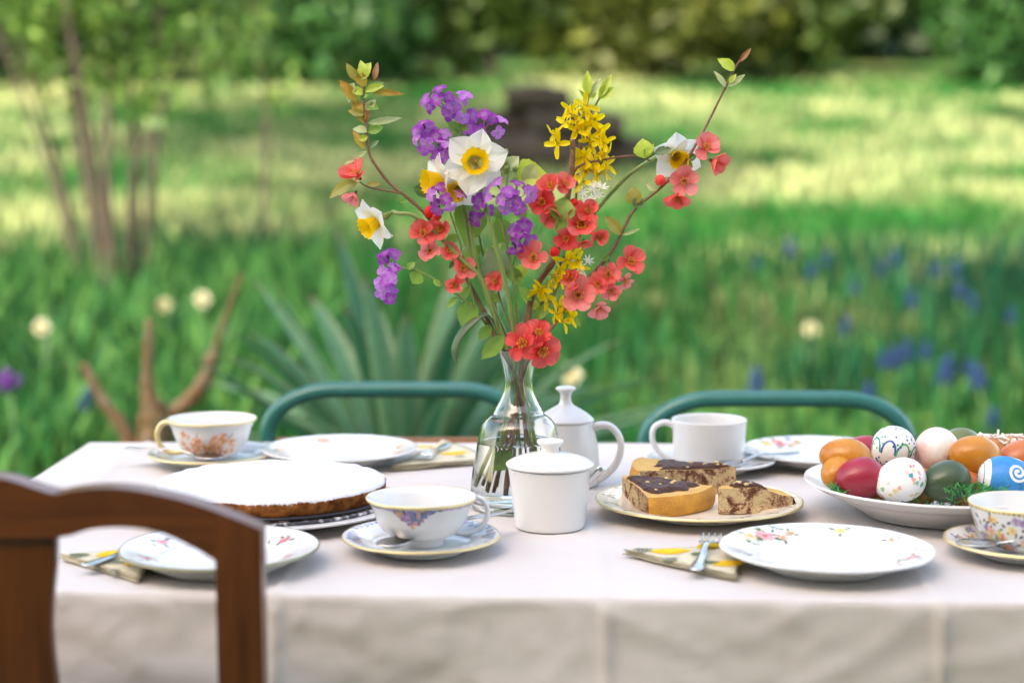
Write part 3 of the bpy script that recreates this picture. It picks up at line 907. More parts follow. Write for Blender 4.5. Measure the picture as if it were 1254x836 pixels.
# plate, rear left
t, sf = plate('dessert_plate', 'white plate with rust orange flower motifs, between cup and rear napkin', LOC(-.199, 1.845), .090, .0165, .052)
S = sf.length - .02
for a, s_ in ((-15, 0), (20, .003), (112, .002), (172, 0), (-150, 0)):
    mb = MB()
    rose(mb, sf, R(a), S + s_, .009, RUST, leaves=False); rose(mb, sf, R(a + 9), S + s_ + .003, .006, [(.75, .45, .3)], leaves=False)
    mb.build('painted_flower', M['print'], t)
mb = MB()
for k in range(26):
    decal(mb, sf, R(-125 + k * 2.7), .044 + rnd.uniform(-.004, .004), shape('blob', .004, .0028, rnd.uniform(0, 3)), mixc(rnd.choice(RUST), (.75, .6, .5), rnd.uniform(0, .6)))
mb.build('painted_band', M['print'], t)

# saucers, cups, spoons
def spoon(name, label, bowl, end, group=None, lenb=.036, wb=.0135, lift=(0, 0), cat='spoon'):
    """from the bowl centre point to the handle end point, both in world space"""
    b, e = Vector(bowl), Vector(end)
    d = (e - b); L = d.length
    t = thing(name, label, cat, tuple(b), group=group)
    x = d.normalized(); s_ = Vector((0, 0, 1)).cross(x).normalized(); n = x.cross(s_)
    hb = MB()
    def bf(u, v):
        a = (u - .5) * 2; c = (v - .5) * 2
        wv = wb * math.sqrt(max(0, 1 - abs(a) ** 2.2)) * (1 - .12 * a)
        return x * (a * lenb / 2) + s_ * (c * wv) + n * (-.0055 * (1 - a * a) * (1 - c * c) + .001)
    hb.grid(bf, 14, 10)
    hb.build('spoon_bowl', M['steel'], t, solid=.0011)
    q = MB(); N_ = 14
    def hf(u, v):
        dist = lerp(lenb / 2 * .93, L, u)
        w_ = lerp(.0022, .0021, u) + .0035 * sstep(.35, .9, u) * (1 - .8 * sstep(.93, 1.0, u))
        arch = .006 * math.sin(PI * min(1, u * 1.2)) * (1 - u)
        return x * dist + s_ * ((v - .5) * 2 * w_) + n * (arch + .0012)
    q.grid(hf, N_, 3).build('handle', M['steel'], t, solid=.0016)
    return t
def saucer(label, loc, Rr, h=.013, **k): return plate('saucer', label, loc, Rr, h, Rr * .55, cat='saucer', **k)
CP = [(.0205, 0), (.0208, .004), (.021, .0065), (.031, .0105), (.039, .020), (.0425, .030), (.0455, .0375), (.0492, .0425)]
def chandle(r0, H, s=1, a=0, rise=.0):
    P_ = [(r0 - .001, 0, H * .84), (r0 + .006, 0, H * .92 + rise), (r0 + .0155, 0, H * .86 + rise), (r0 + .0205, 0, H * .62), (r0 + .0175, 0, H * .36), (r0 + .008, 0, H * .19), (r0 - .0035, 0, H * .17), (r0 - .012, 0, H * .22)]
    return P_
# middle cup
ts, sf = saucer('gold-edged saucer with blue and violet garland, in front of the vase', LOC(-.0805, 1.412), .0705, rim=.0012)
mb = MB()
for k in range(60):
    a = k * 2 * PI / 60; w_ = .5 + .5 * math.cos(a * 4 - 1.2)
    for q in range(1 + int(3 * w_)):
        decal(mb, sf, a + rnd.uniform(-.04, .04), sf.length - .005 - q * .0042 + rnd.uniform(-.001, .001), shape('blob', .0034, .0026, rnd.uniform(0, 3)), mixc(rnd.choice(BLUE + VIO + [(.15, .25, .3), (.5, .3, .12), (.2, .25, .3)]), (.6, .6, .6), rnd.uniform(.1, .5)))
mb.build('painted_garland', M['print'], ts)
tcp, cf = cup('tea_cup', 'footed white tea cup with gold rim and blue violet garland, before the vase', LOC(-.0805, 1.414, .0048), CP, chandle(.041, .0425), rz=R(18), rimmat='gilding', hr=(.0022, .0034))
mb = MB()
for k in range(92):
    a = k * 2 * PI / 92 - R(18)
    th = (k * 2 * PI / 92 + R(157)) % (2 * PI / 3) - PI / 3
    dep = .0042 + .0150 * max(0, 1 - abs(th) / .42)
    z = .0030
    while z < dep + .002:
        cc = rnd.choice(BLUE + VIO + [(.08, .16, .22), (.55, .24, .07), (.62, .34, .16), (.06, .09, .11), (.28, .12, .28), (.05, .10, .16)])
        decal(mb, cf, a, cf.length - z - rnd.uniform(0, .001), shape('blob', .0024, .0019, rnd.uniform(0, 3)), mixc(cc, (.6, .6, .6), rnd.uniform(0, .22)))
        z += .0034
mb.build('painted_garland', M['print'], tcp)
spoon('tea_spoon', 'steel teaspoon lying behind the garland cup on its saucer', (-.101, 1.375, ZT + .0155), (-.001, 1.475, ZT + .022))
# rear left cup
ts, sf = saucer('white saucer with small orange flowers, under the orange-flowered cup', LOC(-.343, 1.836), .0745, rim=.0009)
for a in (-150, -100, -60, -14, 25, 80, 130, 175):
    mb = MB(); rose(mb, sf, R(a), sf.length - .011, .0055, RUST); mb.build('painted_flower', M['print'], ts)
CR = [(.021, 0), (.022, .003), (.030, .0065), (.0375, .016), (.0425, .028), (.0458, .038), (.0515, .047)]
tcr, cf = cup('tea_cup', 'white tea cup with rust orange flower bouquet and gilded handle', LOC(-.345, 1.838, .0048), CR, chandle(.042, .047), rz=R(183), handle_mat='gilding', rimmat='gilding', hr=(.0032, .0036))
mb = MB()
for k in range(54):
    a = R(-90 - 183 + max(-40, min(46, rnd.gauss(4, 28)))); s_ = .020 + abs(rnd.gauss(0, .012))
    if s_ > .044: continue
    rose(mb, cf, a, s_, rnd.uniform(.0042, .0066), RUST + [(.78, .5, .36), (.66, .18, .05)], petals=5, leaves=False)
for k in range(16):
    decal(mb, cf, R(-90 - 183 + rnd.uniform(-32, 40)), rnd.uniform(.030, .043), shape('leaf', .0045, .0007, rnd.uniform(.6, 2.4)), (.32, .27, .24))
mb.build('painted_bouquet', M['print'], tcr)
spoon('tea_spoon', 'steel teaspoon lying across the saucer of the orange-flowered cup', (-.340, 1.786, ZT + .0165), (-.441, 1.822, ZT + .019))
# white mug
ts, sf = saucer('white saucer with a rust motif, under the plain white mug', LOC(.2245, 1.795), .072)
for a in (-33, 60, 150, 240):
    mb = MB(); rose(mb, sf, R(a), sf.length - .012, .0075, RUST); mb.build('painted_flower', M['print'], ts)
MP = [(.0355, 0), (.0365, .002), (.0388, .010), (.0402, .025), (.0412, .040), (.0422, .0525)]
cup('coffee_mug', 'plain white cylindrical mug behind the marble cake', LOC(.2215, 1.797, .0048), MP, [(-.038, 0, .045), (-.050, 0, .0495), (-.062, 0, .044), (-.064, 0, .030), (-.056, 0, .015), (-.040, 0, .0065), (-.035, 0, .006)], mt='stoneware', rz=R(4), hr=(.0032, .0042))
spoon('tea_spoon', 'steel teaspoon on the saucer beside the plain white mug', (.238, 1.742, ZT + .0165), (.322, 1.79, ZT + .0195))
# right cup
ts, sf = saucer('white saucer with broad gold edge, under the flower-strewn cup', LOC(.4505, 1.392), .0700, rim=.0028)
mb = MB()
for k in range(26):
    rose(mb, sf, rnd.uniform(0, 2 * PI), sf.length - rnd.uniform(.008, .022), rnd.uniform(.002, .004), rnd.choice((VIO, RUST, YEL, BLUE)))
mb.build('painted_flowers', M['print'], ts)
CQ = [(.024, 0), (.025, .003), (.033, .006), (.040, .015), (.0445, .026), (.047, .034), (.0492, .0415)]
tq, cf = cup('tea_cup', 'porcelain cup strewn with orange, violet and yellow flowers, gold patterned rim', LOC(.4505, 1.394, .0048), CQ, chandle(.043, .0415), rz=R(25), rimmat='gilding', hr=(.0024, .0034))
mb = MB()
for k in range(120):
    a = rnd.uniform(0, 2 * PI); s_ = rnd.uniform(.008, cf.length - .009)
    decal(mb, cf, a, s_, shape('leaf', rnd.uniform(.002, .0036), rnd.uniform(.001, .0016), rnd.uniform(0, 6)), rnd.choice(((.10, .14, .07), (.14, .10, .06), (.06, .09, .10), (.2, .14, .07))), .0001)
for k in range(84):
    a = k * 2.399963; s_ = .012 + (cf.length - .019) * rnd.random()
    rose(mb, cf, a, s_, rnd.uniform(.0036, .0062), (VIO, YEL, RUST, VIO, [(.66, .2, .06)], YEL)[k % 6], leaves=k % 2 == 0)
for k in range(70):
    decal(mb, cf, k * 2 * PI / 70, cf.length - .0022, shape('blob', .0017, .0013, 0), rnd.choice(((.5, .4, .12), (.25, .25, .08), (.6, .5, .2))))
mb.build('painted_flowers', M['print'], tq)
spoon('tea_spoon', 'steel teaspoon on the gold-edged saucer beside the egg bowl', (.402, 1.372, ZT + .0148), (.52, 1.33, ZT + .019))

# sugar bowl
SB = [(.0315, 0), (.0328, .0012), (.0345, .015), (.0368, .034), (.0392, .052), (.0400, .056)]
t, _ = cup('sugar_bowl', 'white lidded sugar bowl with a spoon, in front of the glass vase', LOC(.036, 1.508), SB, None, mt='stoneware', wall=.003, cat='sugar bowl')
lid = MB().lathe(smooth_prof([(0, .055), (.0355, .0555), (.0366, .0572), (.0398, .0574), (.0415, .0582), (.0418, .0597), (.0405, .0612), (.034, .0648), (.022, .0685), (.0115, .0702), (.0088, .0712)], 4), 80).build('lid', M['stoneware'], t)
MB().lathe(smooth_prof([(.0088, .0708), (.0085, .0738), (.0095, .0765), (.0122, .0792), (.0125, .0815), (.0105, .0828), (0, .083)], 4), 40).build('knob', M['stoneware'], lid)
e = thing('sugar_spoon', 'small spoon handle standing out of the sugar bowl lid', 'spoon', LOC(.062, 1.500, .040))
MB().grid(lambda u, v: Vector((-.004 + .027 * u - (v - .5) * .0042 * (.7 + .5 * u), -.005 * u, -.010 + .0285 * u + (v - .5) * .0044 * (.7 + .5 * u))), 8, 3).build('handle', M['steel'], e, solid=.0014)
MB().grid(lambda u, v: Vector((-.024 + .021 * u, (v - .5) * .016 * math.sin(PI * min(max(u, .02), .98)) ** .5, -.031 + .022 * u - .003 * math.sin(PI * u))), 8, 4).build('spoon_bowl', M['steel'], e, solid=.001)

# creamer with tall lid
CB = [(.033, 0), (.0355, .0015), (.0372, .012), (.0362, .03), (.0335, .048), (.0305, .062), (.0293, .067)]
t, _ = cup('lidded_creamer', 'white lidded creamer with long handle, behind the glass vase', LOC(.0575, 1.715), CB,
           [(.027, 0, .0605), (.036, 0, .0645), (.048, 0, .064), (.0575, 0, .054), (.060, 0, .040), (.055, 0, .024), (.046, 0, .013), (.0385, 0, .007), (.0345, 0, .006)], mt='stoneware', wall=.003, cat='creamer', rz=R(-12), hr=(.0038, .0046))
sp = MB()
sp.tube(catmull([(-.028, 0, .040), (-.040, 0, .050), (-.048, 0, .062), (-.053, 0, .066)], 5), [.012, .0115, .011, .0105, .010, .0095, .009, .0085, .008, .0078, .0075, .0072, .007, .0068, .0065, .0063], 14)
sp.build('spout', M['stoneware'], t)
lid = MB().lathe(smooth_prof([(0, .067), (.026, .0672), (.0295, .0682), (.0303, .0692), (.0298, .071), (.0225, .0772), (.0125, .0832), (.0082, .0858), (.0066, .0885)], 4), 64).build('lid', M['stoneware'], t)
MB().lathe(smooth_prof([(.0066, .088), (.0058, .0925), (.006, .0975), (.0082, .1005), (.0105, .1022), (.0105, .104), (.0075, .1055), (0, .1057)], 4), 40).build('finial', M['stoneware'], lid)

# ------------------------------------------------------------------ napkins and forks
def napkin(label, A, B, C, lemons, leaves, curl=.0):
    A, B, C = (Vector((p[0], p[1])) for p in (A, B, C))
    o = (A + B + C) / 3
    t = thing('lemon_napkin', label, 'napkin', (o.x, o.y, ZT))
    def hgt(p, layer):
        return .0009 + layer * .0017 + .0011 * (mno.noise(Vector((p.x * 40, p.y * 40, layer * .6))) + .6) + curl * sstep(.02, 0, abs((p - B).dot((C - B).normalized().orthogonal())))
    def sheet(layer, sh):
        m = MB(); n = 18; idx = {}; v = []; f = []
        A2 = A + (o - A) * sh; B2 = B + (o - B) * sh * .6; C2 = C + (o - C) * sh
        for i in range(n + 1):
            for j in range(n + 1 - i):
                p = A2 + (B2 - A2) * (i / n) + (C2 - A2) * (j / n)
                p = p + Vector((mno.noise(Vector((p.x * 25, p.y * 25, layer))), mno.noise(Vector((p.x * 25, p.y * 25, 9 + layer))))) * .0015
                idx[i, j] = len(v); v.append((p.x - o.x, p.y - o.y, hgt(p, layer)))
        for i in range(n):
            for j in range(n - i):
                f.append((idx[i, j], idx[i + 1, j], idx[i, j + 1]))
                if j < n - i - 1: f.append((idx[i + 1, j], idx[i + 1, j + 1], idx[i, j + 1]))
        m.add(v, f)
        return m
    for l in range(3):
        sheet(l, (.0, .03, .015)[l]).build('fold', M['napkin'], t, solid=.0009)
    # hem lines along the two visible edges
    e = MB()
    for l in range(3):
        for P0, P1 in ((A, B), (B, C)):
            pts = [P0.lerp(P1, k / 16) for k in range(17)]
            pts = [p + (o - p) * ((.0, .03, .015)[l] + .01) for p in pts]
            e.tube([(p.x - o.x, p.y - o.y, hgt(p, l) + .0006) for p in pts], .00035, 4)
    e.build('hem', M['napkinedge'], t)
    d = MB()
    def surf(a, s_):          # flat coordinates in metres round the centre (radius fixed to 1)
        p = Vector((o.x + a, o.y + s_))
        return Vector((a, s_, hgt(p, 2) + .0006)), Vector((0, 0, 1)), 1.0
    for x, y, a, b, r in lemons:
        a *= 1.2; b *= 1.25; d = MB()
        decal(d, surf, x - o.x, y - o.y, shape('leaf', a, b, r, 16), (.72, .42, .012), .0003)
        decal(d, surf, x - o.x + a * .15, y - o.y + b * .2, shape('blob', a * .55, b * .5, r, 10), (.78, .50, .03), .0005)
        d.build('lemon_print', M['clothprint'], t)
    for x, y, a, b, r in leaves:
        d = MB()
        decal(d, surf, x - o.x, y - o.y, shape('blob', a, b, r, 14), rnd.choice(((.20, .21, .13), (.14, .17, .10), (.24, .25, .18))), .0004)
        for q in (-1, 0, 1):
            decal(d, surf, x - o.x + q * a * .4, y - o.y, shape('leaf', b * .8, b * .1, r + 1.2), (.09, .11, .06), .0006)
        d.build('leaf_print', M['clothprint'], t)
    return t
def fork(label, tip, end, z0=.0075):
    """tine tip point and handle end point on the table"""
    a, b = Vector((tip[0], tip[1], 0)), Vector((end[0], end[1], 0))
    L = (b - a).length; x = (b - a).normalized(); s_ = Vector((-x.y, x.x, 0)); n = Vector((0, 0, 1))
    t = thing('cake_fork', label, 'fork', (tip[0], tip[1], ZT + z0))
    tl = .030
    def hf(u, v):
        d = lerp(tl + .010, L, u)
        w_ = .0023 + .0034 * sstep(.25, .9, u) * (1 - .7 * sstep(.94, 1, u))
        return x * d + s_ * ((v - .5) * 2 * w_) + n * (.0055 * math.exp(-((u - .05) / .3) ** 2) + .0003)
    MB().grid(hf, 16, 3).build('handle', M['steel'], t, solid=.0016)
    def nf(u, v):
        d = lerp(tl - .004, tl + .012, u)
        w_ = lerp(.0088, .0024, sstep(0, 1, u))
        return x * d + s_ * ((v - .5) * 2 * w_) + n * lerp(.0030, .0058, u)
    MB().grid(nf, 8, 6).build('neck', M['steel'], t, solid=.0015)
    for k in range(4):
        o_ = (-.0078, -.0026, .0026, .0078)[k] * .98
        pts = [x * lerp(tl - .002, 0, q / 6) + s_ * o_ + n * (.0030 - .0022 * math.sin(PI * q / 6) + .0018 * (q / 6) ** 2) for q in range(7)]
        MB().tube(pts, [lerp(.00125, .0006, q / 6) for q in range(7)], 6).build('tine', M['steel'], t)
    return t
napkin('lemon napkin with a fork, left of the flower-sprayed plate', (.0966, 1.389), (.184, 1.2975), (.2045, 1.410),
       [(.138, 1.382, .015, .0085, .1), (.176, 1.402, .013, .008, .5), (.183, 1.338, .013, .008, .4)],
       [(.114, 1.385, .0085, .008, .2), (.135, 1.352, .007, .0055, .4), (.160, 1.372, .008, .004, .9), (.167, 1.342, .009, .0045, -.2), (.153, 1.322, .006, .004, .3)])
fork('cake fork lying on the lemon napkin, tines towards the vase', (.1795, 1.423), (.1515, 1.307))
napkin('lemon napkin with a fork, behind the wooden chair', (-.393, 1.374), (-.305, 1.2935), (-.311, 1.398),
       [(-.345, 1.372, .013, .0085, .4), (-.312, 1.337, .013, .009, .3), (-.322, 1.380, .010, .007, .2)],
       [(-.374, 1.366, .0085, .0075, .2), (-.338, 1.340, .010, .006, -.1), (-.33, 1.312, .005, .004, .3)])
fork('cake fork lying on the lemon napkin behind the wooden chair', (-.305, 1.415), (-.357, 1.322))
napkin('lemon napkin with a fork, at the back beside the vase', (-.137, 1.785), (-.025, 1.835), (-.085, 1.955),
       [(-.068, 1.868, .014, .008, .2), (-.105, 1.915, .012, .008, .3)],
       [(-.10, 1.825, .009, .005, .2), (-.06, 1.845, .006, .004, .2)], curl=.003)
fork('cake fork lying on the rear lemon napkin', (-.105, 1.805), (-.076, 1.925))

# ------------------------------------------------------------------ sponge cake
t, _ = plate('serving_plate', 'large white plate under the sugar-dusted sponge cake', LOC(-.235, 1.562), .129, .012, .085)
def tin_mat():
    m, t, p, N, L = newmat('dark cake tin dusted with sugar')
    tc = N('ShaderNodeTexCoord'); nz = N('ShaderNodeTexNoise'); nz.inputs['Scale'].default_value = 130; nz.inputs['Detail'].default_value = 6
    L(tc.outputs['Object'], nz.inputs['Vector'])
    cr = N('ShaderNodeValToRGB'); cr.color_ramp.elements[0].position = .50; cr.color_ramp.elements[0].color = (.03, .03, .035, 1); cr.color_ramp.elements[1].position = .66; cr.color_ramp.elements[1].color = (.62, .62, .64, 1)
    L(nz.outputs['Fac'], cr.inputs[0]); L(cr.outputs[0], p.inputs['Base Color']); setp(p, Roughness=.45)
    return m
tb = thing('cake_tin_base', 'dark round tin base dusted with sugar under the sponge cake', 'cake tin', LOC(-.235, 1.562, .0076))
MB().lathe(smooth_prof([(0, .0), (.062, 0), (.075, .001), (.108, .0046), (.1175, .0056), (.1185, .0072), (.1165, .0085), (.110, .0075), (.107, .0078), (0, .0078)], 3), 96).build('tray', tin_mat(), tb)
dk = mat('dark tin lip', (.035, .036, .042), .35, metal=.5)
MB().lathe(smooth_prof([(.1075, .0078), (.1130, .0092), (.1135, .0112), (.1120, .0122), (.1075, .0115), (.1068, .0085)], 3), 96).build('lip', dk, tb)
def sponge_mat():
    m, t, p, N, L = newmat('baked sponge with icing sugar')
    tc = N('ShaderNodeTexCoord'); gm = N('ShaderNodeNewGeometry'); sx = N('ShaderNodeSeparateXYZ'); L(gm.outputs['Normal'], sx.inputs[0])
    n1 = N('ShaderNodeTexNoise'); n1.inputs['Scale'].default_value = 90; n1.inputs['Detail'].default_value = 7
    n2 = N('ShaderNodeTexNoise'); n2.inputs['Scale'].default_value = 420; n2.inputs['Detail'].default_value = 5
    for n in (n1, n2): L(tc.outputs['Object'], n.inputs['Vector'])
    cr = N('ShaderNodeValToRGB'); cr.color_ramp.elements[0].position = .34; cr.color_ramp.elements[0].color = (.075, .021, .006, 1); cr.color_ramp.elements[1].position = .66; cr.color_ramp.elements[1].color = (.34, .12, .032, 1)
    L(n1.outputs['Fac'], cr.inputs[0])
    ad = N('ShaderNodeMath'); ad.operation = 'MULTIPLY_ADD'; ad.inputs[1].default_value = .62; L(sx.outputs['Z'], ad.inputs[0])
    sm = N('ShaderNodeMath'); sm.operation = 'ADD'; L(n2.outputs['Fac'], sm.inputs[0]); 
    n1s = N('ShaderNodeMath'); n1s.operation = 'MULTIPLY'; n1s.inputs[1].default_value = .62; L(n1.outputs['Fac'], n1s.inputs[0]); L(n1s.outputs[0], sm.inputs[1])
    L(sm.outputs[0], ad.inputs[2])
    mr = N('ShaderNodeMapRange'); mr.inputs['From Min'].default_value = .97; mr.inputs['From Max'].default_value = 1.18
    L(ad.outputs[0], mr.inputs['Value'])
    mx = N('ShaderNodeMix'); mx.data_type = 'RGBA'; L(mr.outputs[0], mx.inputs['Factor']); L(cr.outputs[0], mx.inputs['A']); mx.inputs['B'].default_value = (.585, .585, .60, 1)
    L(mx.outputs['Result'], p.inputs['Base Color']); setp(p, Roughness=.9, Specular_IOR_Level=.08)
    b = N('ShaderNodeBump'); b.inputs['Strength'].default_value = .7; b.inputs['Distance'].default_value = .0012; L(n2.outputs['Fac'], b.inputs['Height']); L(b.outputs[0], p.inputs['Normal'])
    return m
cp = smooth_prof([(.0, .0), (.104, .0), (.1090, .003), (.1112, .009), (.1118, .0150), (.1104, .0176), (.1055, .0188), (.085, .0198), (.05, .0205), (0, .0208)], 5)
mb = MB().lathe(cp, 140, rmod=lambda a, r, z: r + .0018 * mno.noise(Vector((math.cos(a) * 7, math.sin(a) * 7, z * 60))))
mb.v = [(x, y, z + (.0012 * mno.noise(Vector((x * 60, y * 60, 0))) if z > .008 else 0)) for x, y, z in mb.v]
o = mb.build('sponge_cake', sponge_mat())
o.location = LOC(-.235, 1.562, .0157)
tag(o, 'round brown sponge cake thickly dusted with icing sugar', 'cake')

# ------------------------------------------------------------------ marble cake on its plate
t, sf = plate('cake_plate', 'cream plate with brown gold rim holding marble cake slices', LOC(.184, 1.566), .1015, .0135, .058, mt='creamware', rim=.0022, rimmat='gilding')
for a in range(0, 360, 24):
    mb = MB(); rose(mb, sf, R(a), sf.length - .012, .005, [(.55, .5, .3), (.4, .42, .3)]); mb.build('painted_flower', M['print'], t)
def marble_mat():
    m, t, p, N, L = newmat('marbled crumb')
    tc = N('ShaderNodeTexCoord')
    n1 = N('ShaderNodeTexNoise'); n1.inputs['Scale'].default_value = 30; n1.inputs['Detail'].default_value = 2; n1.inputs['Distortion'].default_value = 2.6
    n2 = N('ShaderNodeTexNoise'); n2.inputs['Scale'].default_value = 480; n2.inputs['Detail'].default_value = 4
    for n in (n1, n2): L(tc.outputs['Object'], n.inputs['Vector'])
    m1 = N('ShaderNodeMath'); m1.operation = 'MULTIPLY'; m1.inputs[1].default_value = .55; L(n2.outputs['Fac'], m1.inputs[0])
    ad = N('ShaderNodeMath'); ad.operation = 'ADD'; L(n1.outputs['Fac'], ad.inputs[0]); L(m1.outputs[0], ad.inputs[1])
    cr = N('ShaderNodeValToRGB'); e = cr.color_ramp.elements
    e[0].position = .64; e[0].color = (.60, .46, .25, 1); e[1].position = .95; e[1].color = (.12, .05, .03, 1)
    x = e.new(.75); x.color = (.55, .38, .22, 1); x = e.new(.84); x.color = (.27, .135, .085, 1)
    L(ad.outputs[0], cr.inputs[0]); L(cr.outputs[0], p.inputs['Base Color']); setp(p, Roughness=.9, Specular_IOR_Level=.15)
    b = N('ShaderNodeBump'); b.inputs['Strength'].default_value = 1.0; b.inputs['Distance'].default_value = .004; L(n2.outputs['Fac'], b.inputs['Height']); L(b.outputs[0], p.inputs['Normal'])
    return m
MAR = marble_mat()
CRU = mat('golden crust', (.64, .30, .035), .75, var=(70, .55, (.34, .12, .02)), bump=(400, .8))
CRL = mat('pale crust', (.62, .38, .10), .75, var=(60, .4, (.45, .2, .04)), bump=(400, .8))
CHO = mat('chocolate glaze', (.040, .014, .006), .5, var=(90, .6, (.12, .05, .026)), bump=(160, 1.0), spec=.22)
NUT = mat('chopped nut', (.6, .42, .2), .7)
def slice_(label, tip, ang, span, Rr, h0, h1, tilt=0, glaze=(.15, .8), z=0):
    """wedge with tip at the origin, axis along ang; h0 height at the tip, h1 at the outer crust"""
    t = thing('marble_cake_slice', label, 'cake slice', LOC(tip[0], tip[1], z), R(ang))
    def top(r, a): return lerp(h0, h1, sstep(.45, 1.02, r / Rr)) + .0016 * mno.noise(Vector((r * 60, a * 3, 4)))
    na, nr = 16, 14
    sp_ = R(span) / 2
    b = MB()
    pt = lambda r, a, z_: (r * math.cos(a), r * math.sin(a), z_)
    rr = lambda i: .002 + (Rr - .002) * i / nr
    b.grid(lambda u, v: pt(rr(round(v * nr)), lerp(-sp_, sp_, u), top(rr(round(v * nr)), lerp(-sp_, sp_, u))), na, nr, 2)
    b.grid(lambda u, v: pt(rr(round(v * nr)), lerp(sp_, -sp_, u), 0), na, nr, 1)
    for s in (-1, 1):
        b.grid(lambda u, v: Vector(pt(lerp(.002, Rr, u if s < 0 else 1 - u), s * sp_, top(lerp(.002, Rr, u if s < 0 else 1 - u), s * sp_) * v)) + Vector((0, s, 0)) * (.0018 * mno.noise(Vector((u * 13 + s, v * 7, 1))) + .0010 * mno.noise(Vector((u * 40 + s, v * 19, 3)))) * (4 * v * (1 - v)), 26, 10, 0)
    b.grid(lambda u, v: pt(Rr + .003 * math.sin(PI * v), lerp(-sp_, sp_, u), h1 * v if v < 1 else top(Rr, lerp(-sp_, sp_, u))), na, 6, 1)
    b.grid(lambda u, v: pt(.002, lerp(sp_, -sp_, u), h0 * v), 4, 2, 0)
    bo = b.build('crumb', [MAR, CRU, CRL], t)
    q = MB()
    g0, g1 = glaze
    def gf(u, v):
        edge = min(u, 1 - u, v, 1 - v)
        wob = .10 * mno.noise(Vector((u * 5, v * 5, tip[0] * 50)))
        r = lerp(.0 + Rr * g0, Rr * g1, v) + Rr * .05 * mno.noise(Vector((u * 6, v * 3, 2)))
        a = lerp(-sp_, sp_, u) * (.97 + .06 * mno.noise(Vector((v * 7, u, 1))))
        th = .0032 * sstep(0, .12, edge) + .0014 * mno.noise(Vector((u * 9, v * 11, 6))) * sstep(0, .1, edge)
        return pt(r, a, top(r, a) + th - .0006)
    q.grid(gf, 26, 26).build('glaze', CHO, bo)
    for k in range(7):
        u, v = rnd.uniform(.1, .9), rnd.uniform(.1, .95); p = gf(u, v); n = MB(); n.sphere((0, 0, 0), 1, 6, 4)
        a_ = rnd.uniform(0, 3); sz = rnd.uniform(.0012, .0022)
        n.v = [(p[0] + x * sz * 1.5, p[1] + y * sz, p[2] + zz * sz * .8) for x, y, zz in n.v]
        n.build('nut', NUT, bo)
    return t
slice_('marble cake slice with golden crust facing the front napkin, chocolate top', (.111, 1.610), -52, 54, .096, .0235, .0205, glaze=(.10, .90), z=.0052)
slice_('marble cake slice with its speckled cut face turned to the front plate', (.1975, 1.534), 23, 42, .074, .0255, .0160, glaze=(.20, .70), z=.0058)
slice_('marble cake slice lying at the back before the mug, thick chocolate top', (.231, 1.630), 175, 44, .108, .0285, .0300, glaze=(.04, .80), z=.0052)
# ------------------------------------------------------------------ egg bowl
BX, BY = .417, 1.562
t = thing('egg_bowl', 'wide white bowl full of painted Easter eggs', 'bowl', LOC(BX, BY))
bo_ = smooth_prof([(.068, 0), (.071, .0005), (.074, .003), (.092, .0135), (.101, .0195), (.113, .0235), (.1275, .0315), (.1290, .0328)], 4)
bi_ = smooth_prof([(.1285, .0340), (.1265, .0338), (.112, .0262), (.100, .0225), (.09, .0165), (.073, .0065), (.05, .0048), (0, .0045)], 4)
MB().lathe([(0, .002), (.064, .002), (.066, 0)] + bo_ + bi_, 112).build('dish', M['stoneware'], t)
def egg_mesh(name, L, W, mt, prof=28):
    p = []
    for i in range(prof + 1):
        a = PI * i / prof
        z = -math.cos(a) * L / 2
        p.append((max(0, W / 2 * math.sin(a) * (1 - .10 * math.cos(a) * -1 * -1)), z))
    m = MB().lathe(p, 40)
    return m, p
def egg_mat(name, a, b, sc_=25, rough=.3):
    return mat(name, a, rough, var=(sc_, 1.0, b), bump=(520, .16))
EG = {'ochre': egg_mat('ochre dyed shell', (.55, .23, .018), (.44, .15, .010)), 'red': egg_mat('crimson dyed shell', (.34, .016, .035), (.26, .012, .03)),
      'green': egg_mat('dark green dyed shell', (.055, .085, .030), (.035, .060, .028)), 'olive': egg_mat('olive dyed shell', (.13, .16, .05), (.095, .125, .04)),
      'white': egg_mat('white shell', (.80, .78, .74), (.76, .73, .69)), 'blush': egg_mat('white shell with pink blush', (.80, .77, .73), (.78, .50, .44), 42),
      'blue': egg_mat('blue waxed shell', (.012, .19, .52), (.02, .25, .58), 120, .5), 'orange': egg_mat('orange dyed shell', (.52, .15, .035), (.42, .11, .03))}
def egg(label, pos, axis, kind, L=.054, W=.0432, deco=None):
    m, p = egg_mesh('egg', L, W, None)
    o = m.build('painted_egg', EG[kind])
    o.matrix_world = frame(pos, axis)
    tag(o, label, 'egg')
    if deco:
        d = MB(); deco(d, lathe_surf(p, 1), L); ch = d.build('painted_pattern', M['print'], o)
    return o
def toward(o_axis):
    return None
CAMD = Vector((-.26, -.95, .2)).normalized()       # side of the eggs that faces the front of the table
def local_angle(axis, dirv):
    q = Vector(axis).normalized().to_track_quat('Z', 'Y').to_matrix().to_4x4().inverted()
    v = q @ Vector(dirv); return math.atan2(v.y, v.x)
